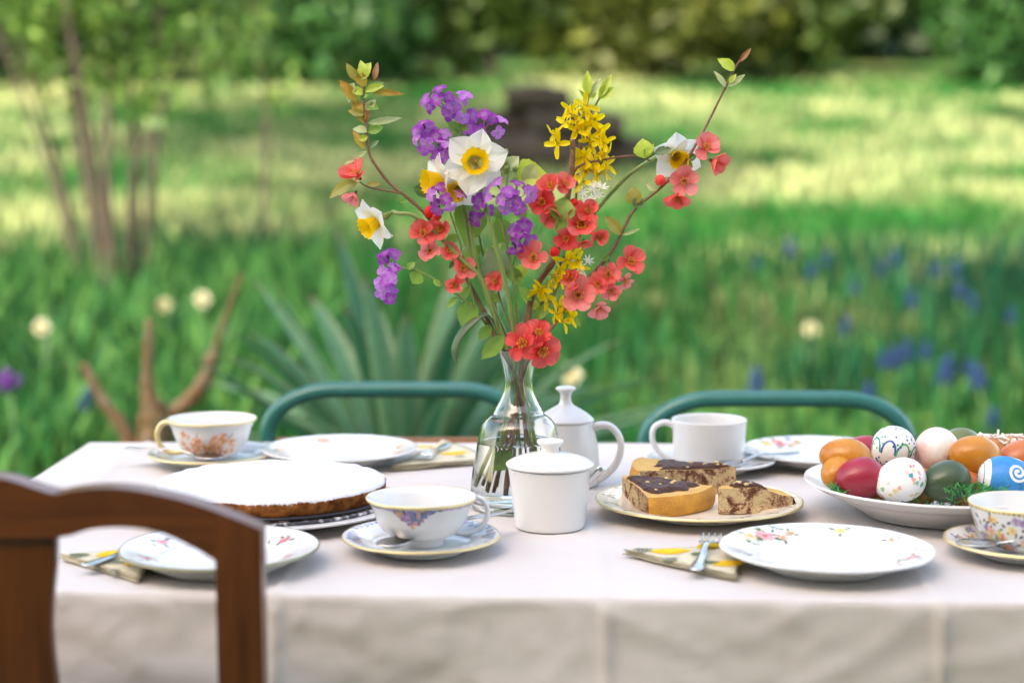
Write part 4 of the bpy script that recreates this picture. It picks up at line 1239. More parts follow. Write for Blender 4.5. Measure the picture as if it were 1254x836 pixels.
def deco_swirl(d, sf, L):
    a0 = local_angle(AX_SW, CAMD); S = sf.length
    def stroke(pts, col, w_=.0011):
        for (a, s1), (b, s2) in zip(pts[:-1], pts[1:]):
            for k in range(5):
                decal(d, sf, a0 + lerp(a, b, k / 5), lerp(s1, s2, k / 5), shape('e', w_, w_, 0, 7), col, .00018)
    for base, cc in ((-.9, (.01, .28, .24)), (-.15, (.02, .12, .36)), (.55, (.10, .40, .10)), (1.3, (.01, .30, .30)), (-1.6, (.02, .16, .4))):
        pts = [(base - .33 * math.cos(q) , S * .42 + .013 * math.sin(q)) for q in [PI * i / 10 for i in range(11)]]
        stroke(pts, cc)
        stroke([(base + .2 * math.sin(q * 2), S * .30 - .002 * q) for q in range(6)], (.02, .22, .30))
    for k in range(60):
        decal(d, sf, a0 + rnd.uniform(-1.9, 1.9), S * rnd.uniform(.2, .88), shape('e', .0011, .0011, 0, 8), rnd.choice(((.01, .05, .26), (.02, .10, .4), (.01, .28, .22), (.06, .3, .1), (.01, .03, .16))), .0002)
def deco_dots(d, sf, L):
    a0 = local_angle(AX_DT, CAMD); S = sf.length
    for k in range(46):
        decal(d, sf, a0 + rnd.uniform(-2, 2), S * rnd.uniform(.12, .88), shape('blob', rnd.uniform(.0014, .0032), rnd.uniform(.0012, .0024), rnd.uniform(0, 3)),
              mixc(rnd.choice(((.72, .12, .08), (.78, .30, .22), (.10, .42, .12), (.02, .18, .42), (.72, .50, .06), (.03, .30, .34), (.80, .45, .40))), (.8, .78, .74), rnd.uniform(0, .45)))
def deco_blue(d, sf, L):
    a0 = local_angle(AX_BL, CAMD); S = sf.length; W_ = (.78, .76, .72)
    for s0, w_ in ((.78, .0036), (.90, .005)):
        for k in range(64): decal(d, sf, a0 + k * 2 * PI / 64, S * s0, shape('e', .0032, w_, 0, 8), W_, .0002)
    for off, s0 in ((.35, .42), (-.9, .45), (1.7, .42), (2.9, .42)):
        for k in range(44):
            q = k / 43 * 3.6 * PI; rr = .0012 + .0085 * k / 43
            decal(d, sf, a0 + off + rr * math.cos(q) / .02, S * s0 + rr * math.sin(q), shape('e', .0015, .0015, 0, 7), W_, .0002)
Z = ZT
AX_SW, AX_DT, AX_BL = (.25, .1, 1), (.9, -.1, .35), (-.93, .12, .10)
egg('crimson egg at the rim of the bowl beside the painted dot egg', (.3345, 1.533, .7925), (.9, .25, .1), 'red', .050, .0405)
egg('white egg painted with small red, green and blue blots', (.3705, 1.5215, .7925), AX_DT, 'white', .0500, .0418, deco_dots)
egg('dark green egg lying in front of the ochre egg', (.4155, 1.526, .7905), (.85, .3, .15), 'green', .0500, .0400)
egg('bright blue egg with white spirals and bands', (.474, 1.524, .7935), AX_BL, 'blue', .0560, .0430, deco_blue)
egg('long ochre egg leaning over the bowl rim above the crimson egg', (.3275, 1.566, .806), (.93, -.1, -.16), 'ochre', .0520, .0400)
egg('small ochre egg squeezed between crimson egg and bowl rim', (.3165, 1.549, .7945), (.6, .7, .2), 'ochre', .040, .032)
egg('white egg with blue dots and green looping lines', (.3795, 1.590, .8105), AX_SW, 'white', .0475, .0432, deco_swirl)
egg('pale egg with faint pink blotches', (.4230, 1.596, .808), (.5, -.3, .8), 'blush', .0490, .0425)
egg('large glossy ochre egg on top of the pile', (.4555, 1.570, .8065), (.88, .2, -.25), 'ochre', .0530, .0430)
egg('olive egg at the back of the bowl', (.4600, 1.645, .8030), (.9, .3, .1), 'olive', .0500, .0400)
egg('deep red egg half hidden behind the looping-line egg', (.3560, 1.620, .7990), (.8, .5, .1), 'red', .0500, .0400)
egg('orange egg beside the sugared bread', (.5060, 1.585, .8010), (.95, .2, .1), 'orange', .0500, .0395)
for pos in ((.400, 1.565, .7775), (.443, 1.556, .7772), (.352, 1.566, .7778)):
    egg('brownish orange egg in the bottom layer of the bowl', pos, (rnd.uniform(-1, 1), 1, 0), 'orange', .047, .038)['group'] = 'eggs in the bottom layer'
# sugared braided bread
br = thing('sweet_bread', 'braided sweet bread sprinkled with sugar behind the eggs', 'bread', LOC(.525, 1.640, .022))
brm = mat('bread crust', (.42, .15, .035), .5, var=(40, .7, (.60, .30, .10)), bump=(200, .5))
for k in range(3):
    pts = [Vector((-.058 + .15 * i / 28, .014 * math.sin(i * .75 + k * 2.094), .020 + .008 * math.cos(i * .75 + k * 2.094))) for i in range(29)]
    MB().tube(pts, [.0145 * (.72 + .28 * math.sin(PI * min(1, max(0, (i + 3) / 34)))) for i in range(29)], 12).build('strand', brm, br)
sg = MB()
for k in range(330):
    x = rnd.uniform(-.06, .09); a = rnd.uniform(.15, PI - .15)
    c0 = Vector((x, .026 * math.cos(a) , .022 + .020 * math.sin(a) + .001)); d0 = Vector((rnd.gauss(0, 1), rnd.gauss(0, 1), rnd.gauss(0, .3))).normalized() * rnd.uniform(.002, .0055)
    sg.tube([c0 - d0, c0, c0 + d0], .0011, 5, 0, (.80, .72, .66))
sg.build('sugar_sprinkles', mat('sugar strands', attr=True, rough=.5), br, kind='stuff')
# green paper grass
pg = MB()
for cx, cy_, cz, sx, n in ((.4435, 1.500, .786, .021, 130), (.305, 1.523, .7835, .010, 34), (.43, 1.575, .772, .06, 120), (.37, 1.57, .770, .05, 90), (.40, 1.53, .768, .07, 90)):
    for k in range(n):
        c0 = Vector((cx + rnd.gauss(0, sx * .6), cy_ + rnd.gauss(0, sx * .35), cz + rnd.uniform(-.009, .007)))
        rb = math.hypot(c0.x - BX, c0.y - BY)
        if rb > .118: continue
        c0.z = max(c0.z, ZT + float(np.interp(rb, [0, .06, .073, .10, .112, .1265], [.006, .0062, .0085, .0245, .029, .035])) + .003)
        d0 = Vector((rnd.gauss(0, 1), rnd.gauss(0, 1), rnd.gauss(0, .6))).normalized(); e0 = d0.orthogonal().normalized()
        L_ = rnd.uniform(.007, .014)
        pts = [c0 + d0 * (L_ * (q / 5 - .5)) + e0 * (.003 * math.sin(q * 1.6 + k)) for q in range(6)]
        pg.tube(pts, .00055, 4, 0, rnd.choice(((.02, .28, .06), (.06, .40, .08), (.015, .18, .045))), flat=.4)
o = pg.build('paper_grass', mat('green paper', attr=True, rough=.5, translucent=.2))
tag(o, 'shredded green paper grass around the eggs', 'paper grass', kind='stuff')

# ------------------------------------------------------------------ glass vase
VX, VY = .0065, 1.60
VP = [(.0465, 0), (.0482, .002), (.0487, .010), (.0470, .030), (.0437, .050), (.0398, .072), (.0372, .082), (.0325, .0885), (.0268, .0925), (.0255, .0945), (.0238, .098), (.0198, .105), (.0158, .116), (.0145, .127), (.0160, .138), (.0185, .149), (.0210, .1585)]
vase = thing('glass_vase', 'clear glass bottle vase with water, holding the spring bouquet', 'vase', LOC(VX, VY))
vo = smooth_prof(VP, 5)
WALL = .0021
vi = [(r - WALL, z) for r, z in vo if z > .0065]
MB().lathe([(0, .0012), (.040, .0008), (.0445, 0)] + vo + [(VP[-1][0] - WALL * .5, .1592)] + list(reversed(vi)) + [(vi[0][0] - .004, .0058), (0, .0054)], 96).build('glass_body', M['glass'], vase)
WL = .066
wi = [(r + .0003, z) for r, z in vi if z < WL]
MB().lathe([(0, .0051), (wi[0][0] - .004, .0055)] + wi + [(wi[-1][0] - .0002, WL), (wi[-1][0] - .0015, WL - .0008), (wi[-1][0] - .004, WL - .0011), (0, WL - .0011)], 96).build('water', M['water'], vase)

# ------------------------------------------------------------------ bouquet (sketch units: 0.808 mm, origin at the vase axis, v downwards from the vase lip)
K = .000808
def b(u, v, dy=0.0):
    return Vector((VX + (u - 634) * K, VY + dy, ZT + .1585 - (v - 431) * K))
def stem(root, pts, r0, r1, mt='bark', name='stem', knots=0, n=8):
    q = catmull(pts, 5)
    N_ = len(q)
    q = [p - root.location for p in q]
    zl = ZT + .1585
    rad = [lerp(r0, r1, i / (N_ - 1)) * (.55 if q[i].z + root.location.z < zl else 1) * (1 + knots * max(0, math.sin(i * 1.35)) ** 6) for i in range(N_)]
    return MB().tube(q, rad, n).build(name, M[mt], root)
def leaf_mesh(W, curl, fold, cA, cB, wav=0, heart=False):
    """unit-length leaf along +X with its face towards +Z"""
    def fn(u, v):
        if heart: pr = (max(0, math.sin(PI * (v ** .55))) ** .8) * (1 - .1 * v)
        else: pr = max(0, math.sin(PI * (v ** .85))) ** .9
        pr = max(pr, .03)
        s = (u - .5) * 2
        z = -curl * v * v + fold * abs(s) * pr * W + wav * math.sin(v * 17 + s * 2) * abs(s)
        return (v * math.cos(curl * v * .6), s * W * pr * (1 + .05 * math.sin(v * 46)), z)
    return MB().grid(fn, 6, 12, 0, lambda u, v: mixc(mixc(cA, cB, v), mixc(cA, (.5, .55, .2), .5), .35 if abs(u - .5) < .05 else 0)).mesh('leaf', M['leaf'])
LC = {'gold': ((.46, .36, .04), (.56, .24, .03)), 'lime': ((.48, .62, .06), (.58, .68, .09)), 'rust': ((.30, .10, .03), (.36, .15, .04)), 'pale': ((.46, .54, .22), (.56, .58, .30)),
      'green': ((.17, .36, .05), (.30, .48, .08)), 'dark': ((.045, .12, .03), (.08, .18, .04)), 'olive': ((.30, .32, .05), (.42, .32, .06)), 'grey': ((.14, .22, .10), (.22, .30, .16))}
LM = {}
def leaf(root, base, tip, width, kind, face=None, curl=.25, heart=False, dy=0, dy2=0):
    """base and tip in sketch units"""
    a = b(base[0], base[1], dy); e = b(tip[0], tip[1], dy + dy2)
    d = e - a; L = d.length; width *= 1.3
    f = Vector(face or (rnd.uniform(-.4, .4), -1, rnd.uniform(0, .6)))
    x = d.normalized(); z = (f - x * f.dot(x)).normalized(); y = z.cross(x)
    key = (kind, round(width / L / (1 / K), 1) if False else round(width * K / L, 1), heart, round(curl, 1))
    if key not in LM: LM[key] = leaf_mesh(max(.08, key[1]) / 2, key[3], .35, *LC[kind], wav=.02, heart=heart)
    m = Matrix((x, y, z)).transposed().to_4x4()
    o = obj('leaf', LM[key], root, Matrix.Translation(a - root.location) @ m @ Matrix.Scale(L, 4))
    return o
# --- quince blossom pieces
def petal_mesh(col, L=1, W=.47, cup_=.45, var=0):
    vr = random.Random(var * 7 + int(cup_ * 100))
    W *= vr.uniform(.85, 1.15); ph = vr.uniform(0, 6); rip = vr.uniform(.02, .055); notch = vr.uniform(0, .10); col = mixc(col, vr.choice(((.97, .45, .42), (.75, .02, .02), (.95, .3, .2))), vr.uniform(0, .22)); br = vr.choice((0, 0, .25))
    dk = mixc(col, (.55, .01, .02), .4); lt = mixc(col, (.97, .6, .55), .22)
    def fn(u, v):
        s = (u - .5) * 2
        pr = (math.sin(PI * min(1, .06 + .62 * v)) ** 1.1) * math.sqrt(max(.02, 1 - max(0, (v - .62) / .38) ** 2.3))
        return (v * L * (1 - notch * math.exp(-(s / .3) ** 2) * v ** 3), s * W * pr, cup_ * (v ** 1.5) * .9 - .12 * v ** 4 + .30 * s * s * pr * W + rip * math.sin(7 * s + 5 * v + ph) * v)
    return MB().grid(fn, 8, 9, 0, lambda u, v: mixc(mixc(dk, mixc(col, lt, v * .8), sstep(.0, .7, v) * (.85 + .15 * math.sin(u * 20))), (.45, .2, .1), br * sstep(.85, 1, v))).mesh('petal', M['petal'])
CORAL, RED, PINKC = (.93, .12, .095), (.84, .03, .028), (.94, .26, .25)
PET = {(n, c, q): petal_mesh(col, cup_=c, W=.44 + .06 * (c > .5), var=q) for n, col in (('coral', CORAL), ('red', RED), ('pink', PINKC)) for c in (.25, .55, .9) for q in range(4)}
def stamen_mesh():
    m = MB()
    m.lathe([(0, -.34), (.10, -.32), (.15, -.15), (.14, .02), (.0, .05)], 10, 0, (.28, .10, .05))
    for k in range(22):
        a = k * 2.4; r = .05 + .15 * math.sqrt(k / 22); d = Vector((math.cos(a) * r, math.sin(a) * r, 0))
        top = d * 1.5 + Vector((0, 0, .36 + rnd.uniform(-.05, .05)))
        m.tube([d * .5, top], .012, 4, 0, (.75, .42, .20))
        m.sphere(top, .042, 6, 4, 0, (.80, .52, .06))
    return m.mesh('blossom', M['petal'])
STA = stamen_mesh()
def blossom(root, u, v, rad, kind='coral', d=None, open_=.55, dy=0, n=5):
    """five-petalled quince blossom; rad in sketch units"""
    p = b(u, v, dy)
    d = Vector(d or (rnd.uniform(-.5, .5), -1, rnd.uniform(-.25, .55)))
    o = obj('blossom', STA, root, frame(p - root.location, d, rnd.uniform(0, 6), rad * K * .94))
    for k in range(n):
        c_ = min((.25, .55, .9), key=lambda q: abs(q - open_ + rnd.uniform(-.15, .15)))
        mtx = Matrix.Rotation(k * 2 * PI / 5 + rnd.uniform(-.12, .12), 4, 'Z') @ Matrix.Translation((.05, 0, .02 + .012 * (k % 2))) @ Matrix.Rotation(rnd.uniform(-.15, .15), 4, 'X') @ Matrix.Scale(rnd.uniform(.88, 1.05), 4)
        mtx = mtx @ Matrix.Rotation(rnd.uniform(-.6, .3), 4, 'Y')
        obj('petal', PET[kind, c_, rnd.randrange(4)], o, mtx)
    return o
def bud(root, u, v, rad, kind='red', dy=0):
    m = MB(); c = {'coral': CORAL, 'red': RED, 'pink': PINKC}[kind]
    m.lathe(smooth_prof([(0, -.9), (.35, -.8), (.5, -.5)], 3), 10, 0, (.2, .22, .05))
    m.lathe(smooth_prof([(.5, -.5), (.85, 0), (.75, .55), (.35, .92), (0, 1)], 4), 14, 0, c, rmod=lambda a, r, z: r * (1 + .07 * math.cos(3 * a + 3 * z)))
    o = m.build('bud', M['petal'], root)
    o.matrix_local = frame(b(u, v, dy) - root.location, (rnd.uniform(-.4, .4), -.8, rnd.uniform(0, .6)), 0, rad * K)
def start(u, dy): return [b(lerp(634, u, 1), 618, dy)]
def flower_thing(name, label, cat, foot, group=None):
    return thing(name, label, cat, tuple(foot), group=group)
BOT = 611
# left quince branch
f0 = b(655, BOT, .012)
q1 = flower_thing('quince_branch', 'quince branch arching left with coral blossoms and a leafy gold-green tip', 'flower branch', f0)
stem(q1, [f0, b(642, 520, .006), b(627, 462, .002), b(611, 428, -.006), b(592, 385, -.008), b(575, 352, -.008), b(556, 318, -.01), b(532, 280, -.012), b(518, 262, -.012), b(497, 243, -.012), b(478, 228, -.01), b(462, 208, -.01), b(453, 190, -.01), b(451, 160, -.01), b(447, 130, -.01), b(449, 104, -.01)], .0026, .0009, knots=.35)
stem(q1, [b(493, 240, -.012), b(470, 236, -.014), b(452, 232, -.016), b(442, 226, -.018)], .0011, .0007, name='twig')
for ba, ti, wd, k in (((441, 106), (426, 84), 9, 'olive'), ((442, 105), (455, 82), 13, 'lime'), ((460, 106), (464, 81), 6, 'rust'), ((440, 130), (418, 104), 11, 'gold'), ((448, 156), (434, 122), 12, 'gold'),
                      ((449, 156), (452, 126), 8, 'rust'), ((453, 118), (469, 103), 8, 'green'), ((454, 118), (496, 120), 5, 'gold'), ((451, 156), (494, 149), 6, 'pale'), ((452, 166), (433, 159), 8, 'pale'),
                      ((452, 167), (470, 158), 10, 'green'), ((448, 187), (435, 163), 8, 'gold'), ((451, 189), (418, 207), 6, 'pale'), ((453, 186), (465, 176), 5, 'grey'), ((440, 227), (398, 237), 13, 'olive'),
                      ((436, 108), (424, 131), 9, 'pale'), ((444, 128), (456, 108), 8, 'green'), ((507, 234), (529, 241), 15, 'dark'), ((449, 232), (466, 226), 7, 'olive'), ((500, 245), (490, 252), 5, 'green')):
    leaf(q1, ba, ti, wd, k, dy=-.011, curl=rnd.choice((.1, .3, .5)))
blossom(q1, 440, 219, 21, 'coral', (-.5, -.6, .7), .9, -.018); blossom(q1, 437, 240, 14, 'pink', (-.3, -.6, -.6), .9, -.018)
for u, v, r, k in ((519, 289, 18, 'coral'), (541, 281, 17, 'coral'), (527, 309, 15, 'pink'), (549, 310, 13, 'coral'), (566, 331, 17, 'coral'), (558, 349, 15, 'coral')):
    blossom(q1, u, v, r, k, dy=-.02)
bud(q1, 527, 263, 9, 'red', -.018); bud(q1, 535, 268, 7, 'coral', -.02)
for ba, ti, wd, k in (((575, 352), (563, 372), 8, 'green'), ((580, 372), (563, 402), 20, 'green'), ((530, 276), (541, 262), 7, 'green'), ((560, 322), (548, 330), 6, 'dark')): leaf(q1, ba, ti, wd, k, dy=-.012)

# right quince branch
f0 = b(612, BOT, .008)
q2 = flower_thing('quince_branch', 'tall quince branch reaching right with pink blossoms and bare tip', 'flower branch', f0)
stem(q2, [f0, b(628, 520, .004), b(641, 460, 0), b(655, 430, -.004), b(667, 414, -.008), b(683, 392, -.008), b(697, 372, -.006), b(718, 345, -.004), b(743, 318, -.004), b(757, 294, -.004), b(775, 260, -.004), b(807, 233, -.006), b(835, 203, -.006), b(857, 167, -.004), b(881, 119, -.002), b(893, 94, 0), b(902, 80, 0)], .0024, .0009, knots=.3)
for ba, ti, wd, k in (((894, 93), (875, 77), 12, 'lime'), ((884, 113), (871, 92), 5, 'pale'), ((886, 112), (908, 97), 7, 'pale'), ((900, 83), (914, 65), 6, 'rust'), ((888, 108), (896, 96), 6, 'lime'), ((759, 291), (740, 266), 13, 'olive'), ((760, 291), (782, 283), 4, 'pale'),
                      ((776, 255), (772, 232), 16, 'olive'), ((776, 258), (783, 243), 12, 'grey'), ((838, 200), (850, 193), 9, 'dark'), ((836, 204), (846, 208), 8, 'green'), ((803, 235), (789, 229), 8, 'pale'), ((745, 316), (735, 322), 5, 'green')):
    leaf(q2, ba, ti, wd, k, dy=-.006)
blossom(q2, 859, 186, 19, 'pink', (.3, -.8, .4), .55, -.012); blossom(q2, 868, 201, 18, 'coral', (.6, -.7, -.2), .9, -.012)
blossom(q2, 833, 226, 20, 'pink', (.2, -1, .1), .55, -.014); blossom(q2, 826, 244, 17, 'coral', (-.1, -.8, -.6), .55, -.016); bud(q2, 805, 225, 8, 'coral', -.012)
for u, v, r, k, d in ((768, 322, 20, 'coral', (.4, -1, .1)), (763, 344, 13, 'pink', (.3, -.6, -.7)), (743, 338, 17, 'coral', (-.1, -1, .2)), (731, 349, 16, 'coral', (-.4, -1, 0)), (746, 356, 15, 'pink', (0, -1, -.4)), (706, 363, 22, 'pink', (0, -1, .15)), (699, 346, 15, 'coral', (-.2, -.8, .5)), (731, 377, 16, 'pink', (.2, -.8, -.6))):
    blossom(q2, u, v, r, k, d, rnd.choice((.25, .55, .9)), dy=-.018)
stem(q2, [b(743, 318, -.004), b(746, 330, -.01), b(740, 342, -.014)], .0009, .0007, name='twig')
stem(q2, [b(722, 340, -.004), b(716, 350, -.01), b(709, 360, -.014)], .0009, .0007, name='twig')
bud(q2, 753, 360, 6, 'pink', -.018); bud(q2, 722, 352, 6, 'coral', -.016)

# thick cut quince branch with red blossoms
f0 = b(621, BOT - 1, -.012)
q3 = flower_thing('quince_branch', 'thick cut quince branch in the middle with large scarlet blossoms', 'flower branch', f0)
stem(q3, [f0, b(629, 520, -.006), b(636, 462, -.004), b(641, 425, -.006), b(645, 392, -.008), b(653, 358, -.008), b(677, 320, -.01), b(686, 286, -.01), b(695, 234, -.01), b(699, 200, -.01), b(699, 175, -.01)], .0036, .0026, knots=.25)
stem(q3, [b(695, 240, -.01), b(705, 209, -.008), b(740, 199, -.008), b(773, 195, -.008), b(794, 201, -.008)], .0014, .0008, name='twig')
for u, v, r, k, d in ((663, 250, 19, 'red', (-.3, -1, .1)), (673, 233, 19, 'coral', (-.2, -.8, .6)), (689, 229, 15, 'coral', (.3, -.8, .4)), (675, 265, 18, 'coral', (-.1, -.9, -.4)), (709, 277, 26, 'coral', (.1, -1, .2)), (716, 262, 17, 'coral', (.3, -.8, .5)), (692, 293, 16, 'red', (-.3, -1, -.2)), (729, 292, 14, 'coral', (.5, -.8, -.1)), (652, 316, 20, 'coral', (-.1, -1, 0)), (712, 298, 13, 'coral', (.1, -.7, -.7))):
    blossom(q3, u, v, r, k, d, rnd.choice((.25, .55, .55)), dy=-.028)
bud(q3, 677, 310, 7, 'red', -.026); bud(q3, 700, 252, 7, 'red', -.026)
for ba, ti, wd, k in (((684, 274), (689, 243), 25, 'green'), ((700, 290), (712, 305), 8, 'olive'), ((787, 198), (783, 174), 19, 'lime'), ((798, 193), (819, 184), 9, 'grey'), ((690, 265), (678, 285), 10, 'green'), ((787, 197), (797, 180), 9, 'green')):
    leaf(q3, ba, ti, wd, k, dy=-.036 if ba[0] < 700 else -.01)
# scarlet spray at the lip of the vase
f0 = b(642, BOT - 2, -.022)
q4 = flower_thing('quince_branch', 'short quince spray with scarlet blossoms hanging over the vase lip', 'flower branch', f0)
stem(q4, [f0, b(641, 520, -.016), b(638, 462, -.0105), b(640, 432, -.014), b(646, 420, -.022), b(652, 415, -.026)], .0018, .001)
for u, v, r, k, d in ((640, 419, 24, 'red', (-.3, -1, .1)), (657, 409, 20, 'red', (.2, -.8, .6)), (662, 428, 25, 'red', (.25, -1, -.15)), (606, 346, 14, 'red', (-.3, -.9, .1))):
    blossom(q4, u, v, r, k, d, .25, dy=-.034 if u > 620 else -.02)
stem(q4, [b(640, 432, -.014), b(628, 410, -.014), b(614, 375, -.014), b(607, 350, -.016)], .001, .0008, name='twig')
leaf(q4, (616, 412), (588, 442), 15, 'green', dy=-.018); leaf(q4, (612, 372), (598, 360), 9, 'green', dy=-.014)

# daffodils
def daffodil(label, foot, pts, head, d, rad, spin=0, cor=.40, dep=.36, tilt=.12, droop=True):
    """white daffodil; head in sketch units, rad tip radius in sketch units"""
    t = thing('daffodil', label, 'daffodil', tuple(foot))
    hp = b(*head); d = Vector(d).normalized()
    L = rad * K
    neck = hp - d * (.62 * L)
    stem(t, [foot] + pts + [neck - d * .004, neck], .0027, .0019, 'greenstem', n=10)
    fl = MB()
    fl.lathe(smooth_prof([(.0018, -.62 * L), (.0032, -.5 * L), (.0034, -.36 * L), (.0022, -.28 * L), (.0026, -.1 * L), (.005, 0)], 4), 12, 0, (.30, .36, .10))
    fo = fl.build('flower', M['petal'], t)
    fo.matrix_local = frame(hp - t.location, d, spin)
    W_ = (.93, .92, .85)
    for k in range(6):
        a = k * PI / 3; inner = k % 2
        tw = rnd.uniform(-.12, .12); tl = tilt + rnd.uniform(-.08, .10) - .08 * inner
        q = MB()
        def fn(u, v):
            s = (u - .5) * 2
            pr = (math.sin(PI * min(1, .12 + .56 * v)) ** .8) * (1 - max(0, (v - .45) / .55) ** 1.9) + .02
            x = L * v; yy = s * L * (.40 if inner else .46) * pr
            z = tl * L * v - .06 * L * v ** 3 + .0008 * inner + L * (.10 * s * s * pr * (1 - .5 * v) - .05 * math.exp(-(s / .18) ** 2) * v) + tw * yy + L * .012 * math.sin(11 * s + 6 * v + k)
            return (x * math.cos(a) - yy * math.sin(a), x * math.sin(a) + yy * math.cos(a), z)
        q.grid(fn, 10, 12, 0, lambda u, v: mixc((.70, .72, .30), W_, sstep(0, .4, v)))
        q.build('petal', M['petal'], fo)
    co = MB(); r = cor * L; dp = dep * L
    prof = [(r * .45, .0), (r * .62, dp * .3), (r * .78, dp * .65), (r * .95, dp * .92), (r * 1.02, dp)]
    co.lathe(smooth_prof(prof, 4), 60, 0, (.90, .56, .012), rmod=lambda a, rr, z: rr * (1 + .05 * (z / dp) ** 2 * math.sin(a * 14) + .03 * math.sin(a * 5)))
    co.v = [(x, y, z + (.06 * r * math.sin(math.atan2(y, x) * 14) * (z / dp) ** 3)) for x, y, z in co.v]
    co.lathe([(0, .002 * L), (r * .45, .002 * L)], 20, 0, (.30, .26, .03))
    co.build('corona', M['petal'], fo)
    st = MB()
    for k in range(7):
        a = k * PI / 3; rr = .12 * r if k else 0
        tp = Vector((rr * math.cos(a) * 1.4, rr * math.sin(a) * 1.4, dp * (.55 if k else .75)))
        st.tube([(rr * math.cos(a), rr * math.sin(a), 0), tp], .0005, 5, 0, (.55, .42, .08)); st.sphere(tp, .0009 if k else .0012, 6, 4, 0, (.62, .42, .05) if k else (.5, .5, .15))
    st.build('stamens', M['petal'], fo)
    return t
f0 = b(604, BOT - 3, .0)
daffodil('large white daffodil facing forward with flat yellow cup', f0, [b(616, 520, -.004), b(627, 462, -.008), b(631, 425, -.012), b(618, 349, -.026), b(604, 292, -.03), b(590, 240, -.026), b(586, 215, -.018)], (582, 203, -.036), (.05, -1, .12), 41, R(77) - PI / 2 + PI / 6, .39, .34)
f0 = b(668, BOT - 4, .004)
daffodil('white daffodil turned left behind the large daffodil', f0, [b(648, 520, .006), b(630, 462, .006), b(622, 425, .004), b(592, 355, -.006), b(578, 315, -.006), b(568, 262, -.006), b(560, 240, -.006)], (544, 224, -.014), (-.88, -.45, -.05), 34, .3, .42, .75, .3)
f0 = b(660, BOT - 4, -.02)
daffodil('white daffodil nodding below the large daffodil', f0, [b(646, 520, -.012), b(632, 462, -.006), b(616, 420, -.006), b(594, 360, -.014), b(581, 315, -.016), b(575, 270, -.014), b(572, 246, -.008)], (562, 231, -.02), (-.3, -.8, -.45), 30, .1, .42, .6, .2)
f0 = b(649, BOT - 4, .022)
daffodil('white daffodil drooping at the left on a bent stem', f0, [b(640, 520, .012), b(628, 462, .004), b(612, 418, -.004), b(603, 381, -.014), b(589, 343, -.018), b(563, 318, -.02), b(535, 289, -.02), b(508, 267, -.02), b(489, 264, -.02)], (464, 273, -.024), (-.70, -.55, -.42), 33, .5, .40, .62, .3)
f0 = b(598, BOT - 4, .016)
daffodil('white daffodil at the right among pink quince blossoms', f0, [b(622, 520, .01), b(640, 462, .004), b(652, 425, 0), b(666, 392, .006), b(686, 346, .01), b(703, 306, .012), b(726, 266, .012), b(764, 223, .010), b(786, 206, .008)], (825, 194, .004), (.18, -.85, -.30), 33, R(100), .36, .6, .38)

# honesty (purple four-petalled clusters)
def four_mesh(col, name='floret'):
    m = MB()
    for k in range(4):
        a = k * PI / 2 + .2
        def fn(u, v):
            s = (u - .5) * 2
            pr = math.sin(PI * min(1, .05 + .70 * v)) * math.sqrt(max(.03, 1 - max(0, (v - .55) / .45) ** 2.2))
            x = v; yy = s * .46 * pr; z = .10 + .22 * v - .30 * v * v + .12 * s * s * pr + .03 * math.sin(6 * s + k)
            return (x * math.cos(a) - yy * math.sin(a), x * math.sin(a) + yy * math.cos(a), z)
        m.grid(fn, 5, 6, 0, lambda u, v: mixc(mixc(col, (.8, .7, .8), .35), col, sstep(.1, .5, v)) if abs(u - .5) > .08 else mixc(col, (.15, .02, .2), .35))
    m.tube([(0, 0, -.75), (0, 0, .1)], [.10, .13], 6, 0, (.12, .06, .10))
    return m.mesh(name, M['petal'])
PUR = [four_mesh((.48, .10, .56)), four_mesh((.60, .22, .70)), four_mesh((.38, .055, .46))]
def honesty(root, u, v, ru, rv, n, dy=0, s=(8.5, 12.5)):
    c = b(u, v + rv * .6, dy)
    n = max(2, round(n * .68))
    for k in range(n):
        a = k * 2.399963; r = math.sqrt((k + .4) / n)
        uu = u + ru * r * math.cos(a) * 1.18 + rnd.gauss(0, 4.5); vv = v + rv * r * math.sin(a) * 1.12 + rnd.gauss(0, 3.5)
        dd = dy + rnd.uniform(-.012, .008) - .006 * (1 - r)
        p = b(uu, vv, dd)
        d = Vector((math.cos(a) * r * .9 + rnd.uniform(-.35, .35), -rnd.uniform(.35, 1), -math.sin(a) * r * .9 + rnd.uniform(-.1, .6)))
        obj('floret', rnd.choice(PUR), root, frame(p - root.location, d, rnd.uniform(0, 6), rnd.uniform(*s) * K))
        if k % 2 == 0: stem(root, [c + Vector((0, .004, 0)), p.lerp(c, .4) + Vector((0, .004, 0)), p - d.normalized() * .005], .0006, .0005, 'greenstem', name='pedicel', n=5)
f0 = b(637, BOT - 2, .026)
h1 = flower_thing('honesty_stem', 'tall honesty stem with purple flower clusters above the large daffodil', 'flower stem', f0)
stem(h1, [f0, b(634, 520, .012), b(631, 462, .008), b(617, 425, .008), b(595, 335, .006), b(578, 255, .006), b(566, 195, .004), b(558, 160, 0)], .0022, .0012, 'greenstem')
stem(h1, [b(566, 190, .004), b(577, 175, .002), b(586, 163, 0)], .0009, .0007, 'greenstem', name='twig')
stem(h1, [b(566, 195, .004), b(548, 190, .002), b(535, 180, 0)], .0009, .0007, 'greenstem', name='twig')
honesty(h1, 552, 133, 27, 13, 19, -.004); honesty(h1, 592, 155, 18, 16, 11, -.004); honesty(h1, 530, 174, 22, 17, 15, -.004); honesty(h1, 544, 190, 10, 9, 5, -.002)
for ba, ti, wd, k in (((562, 165), (548, 152), 10, 'green'), ((563, 165), (575, 150), 10, 'green'), ((565, 185), (555, 172), 8, 'green'), ((572, 246), (560, 270), 20, 'green')): leaf(h1, ba, ti, wd, k, dy=.002)
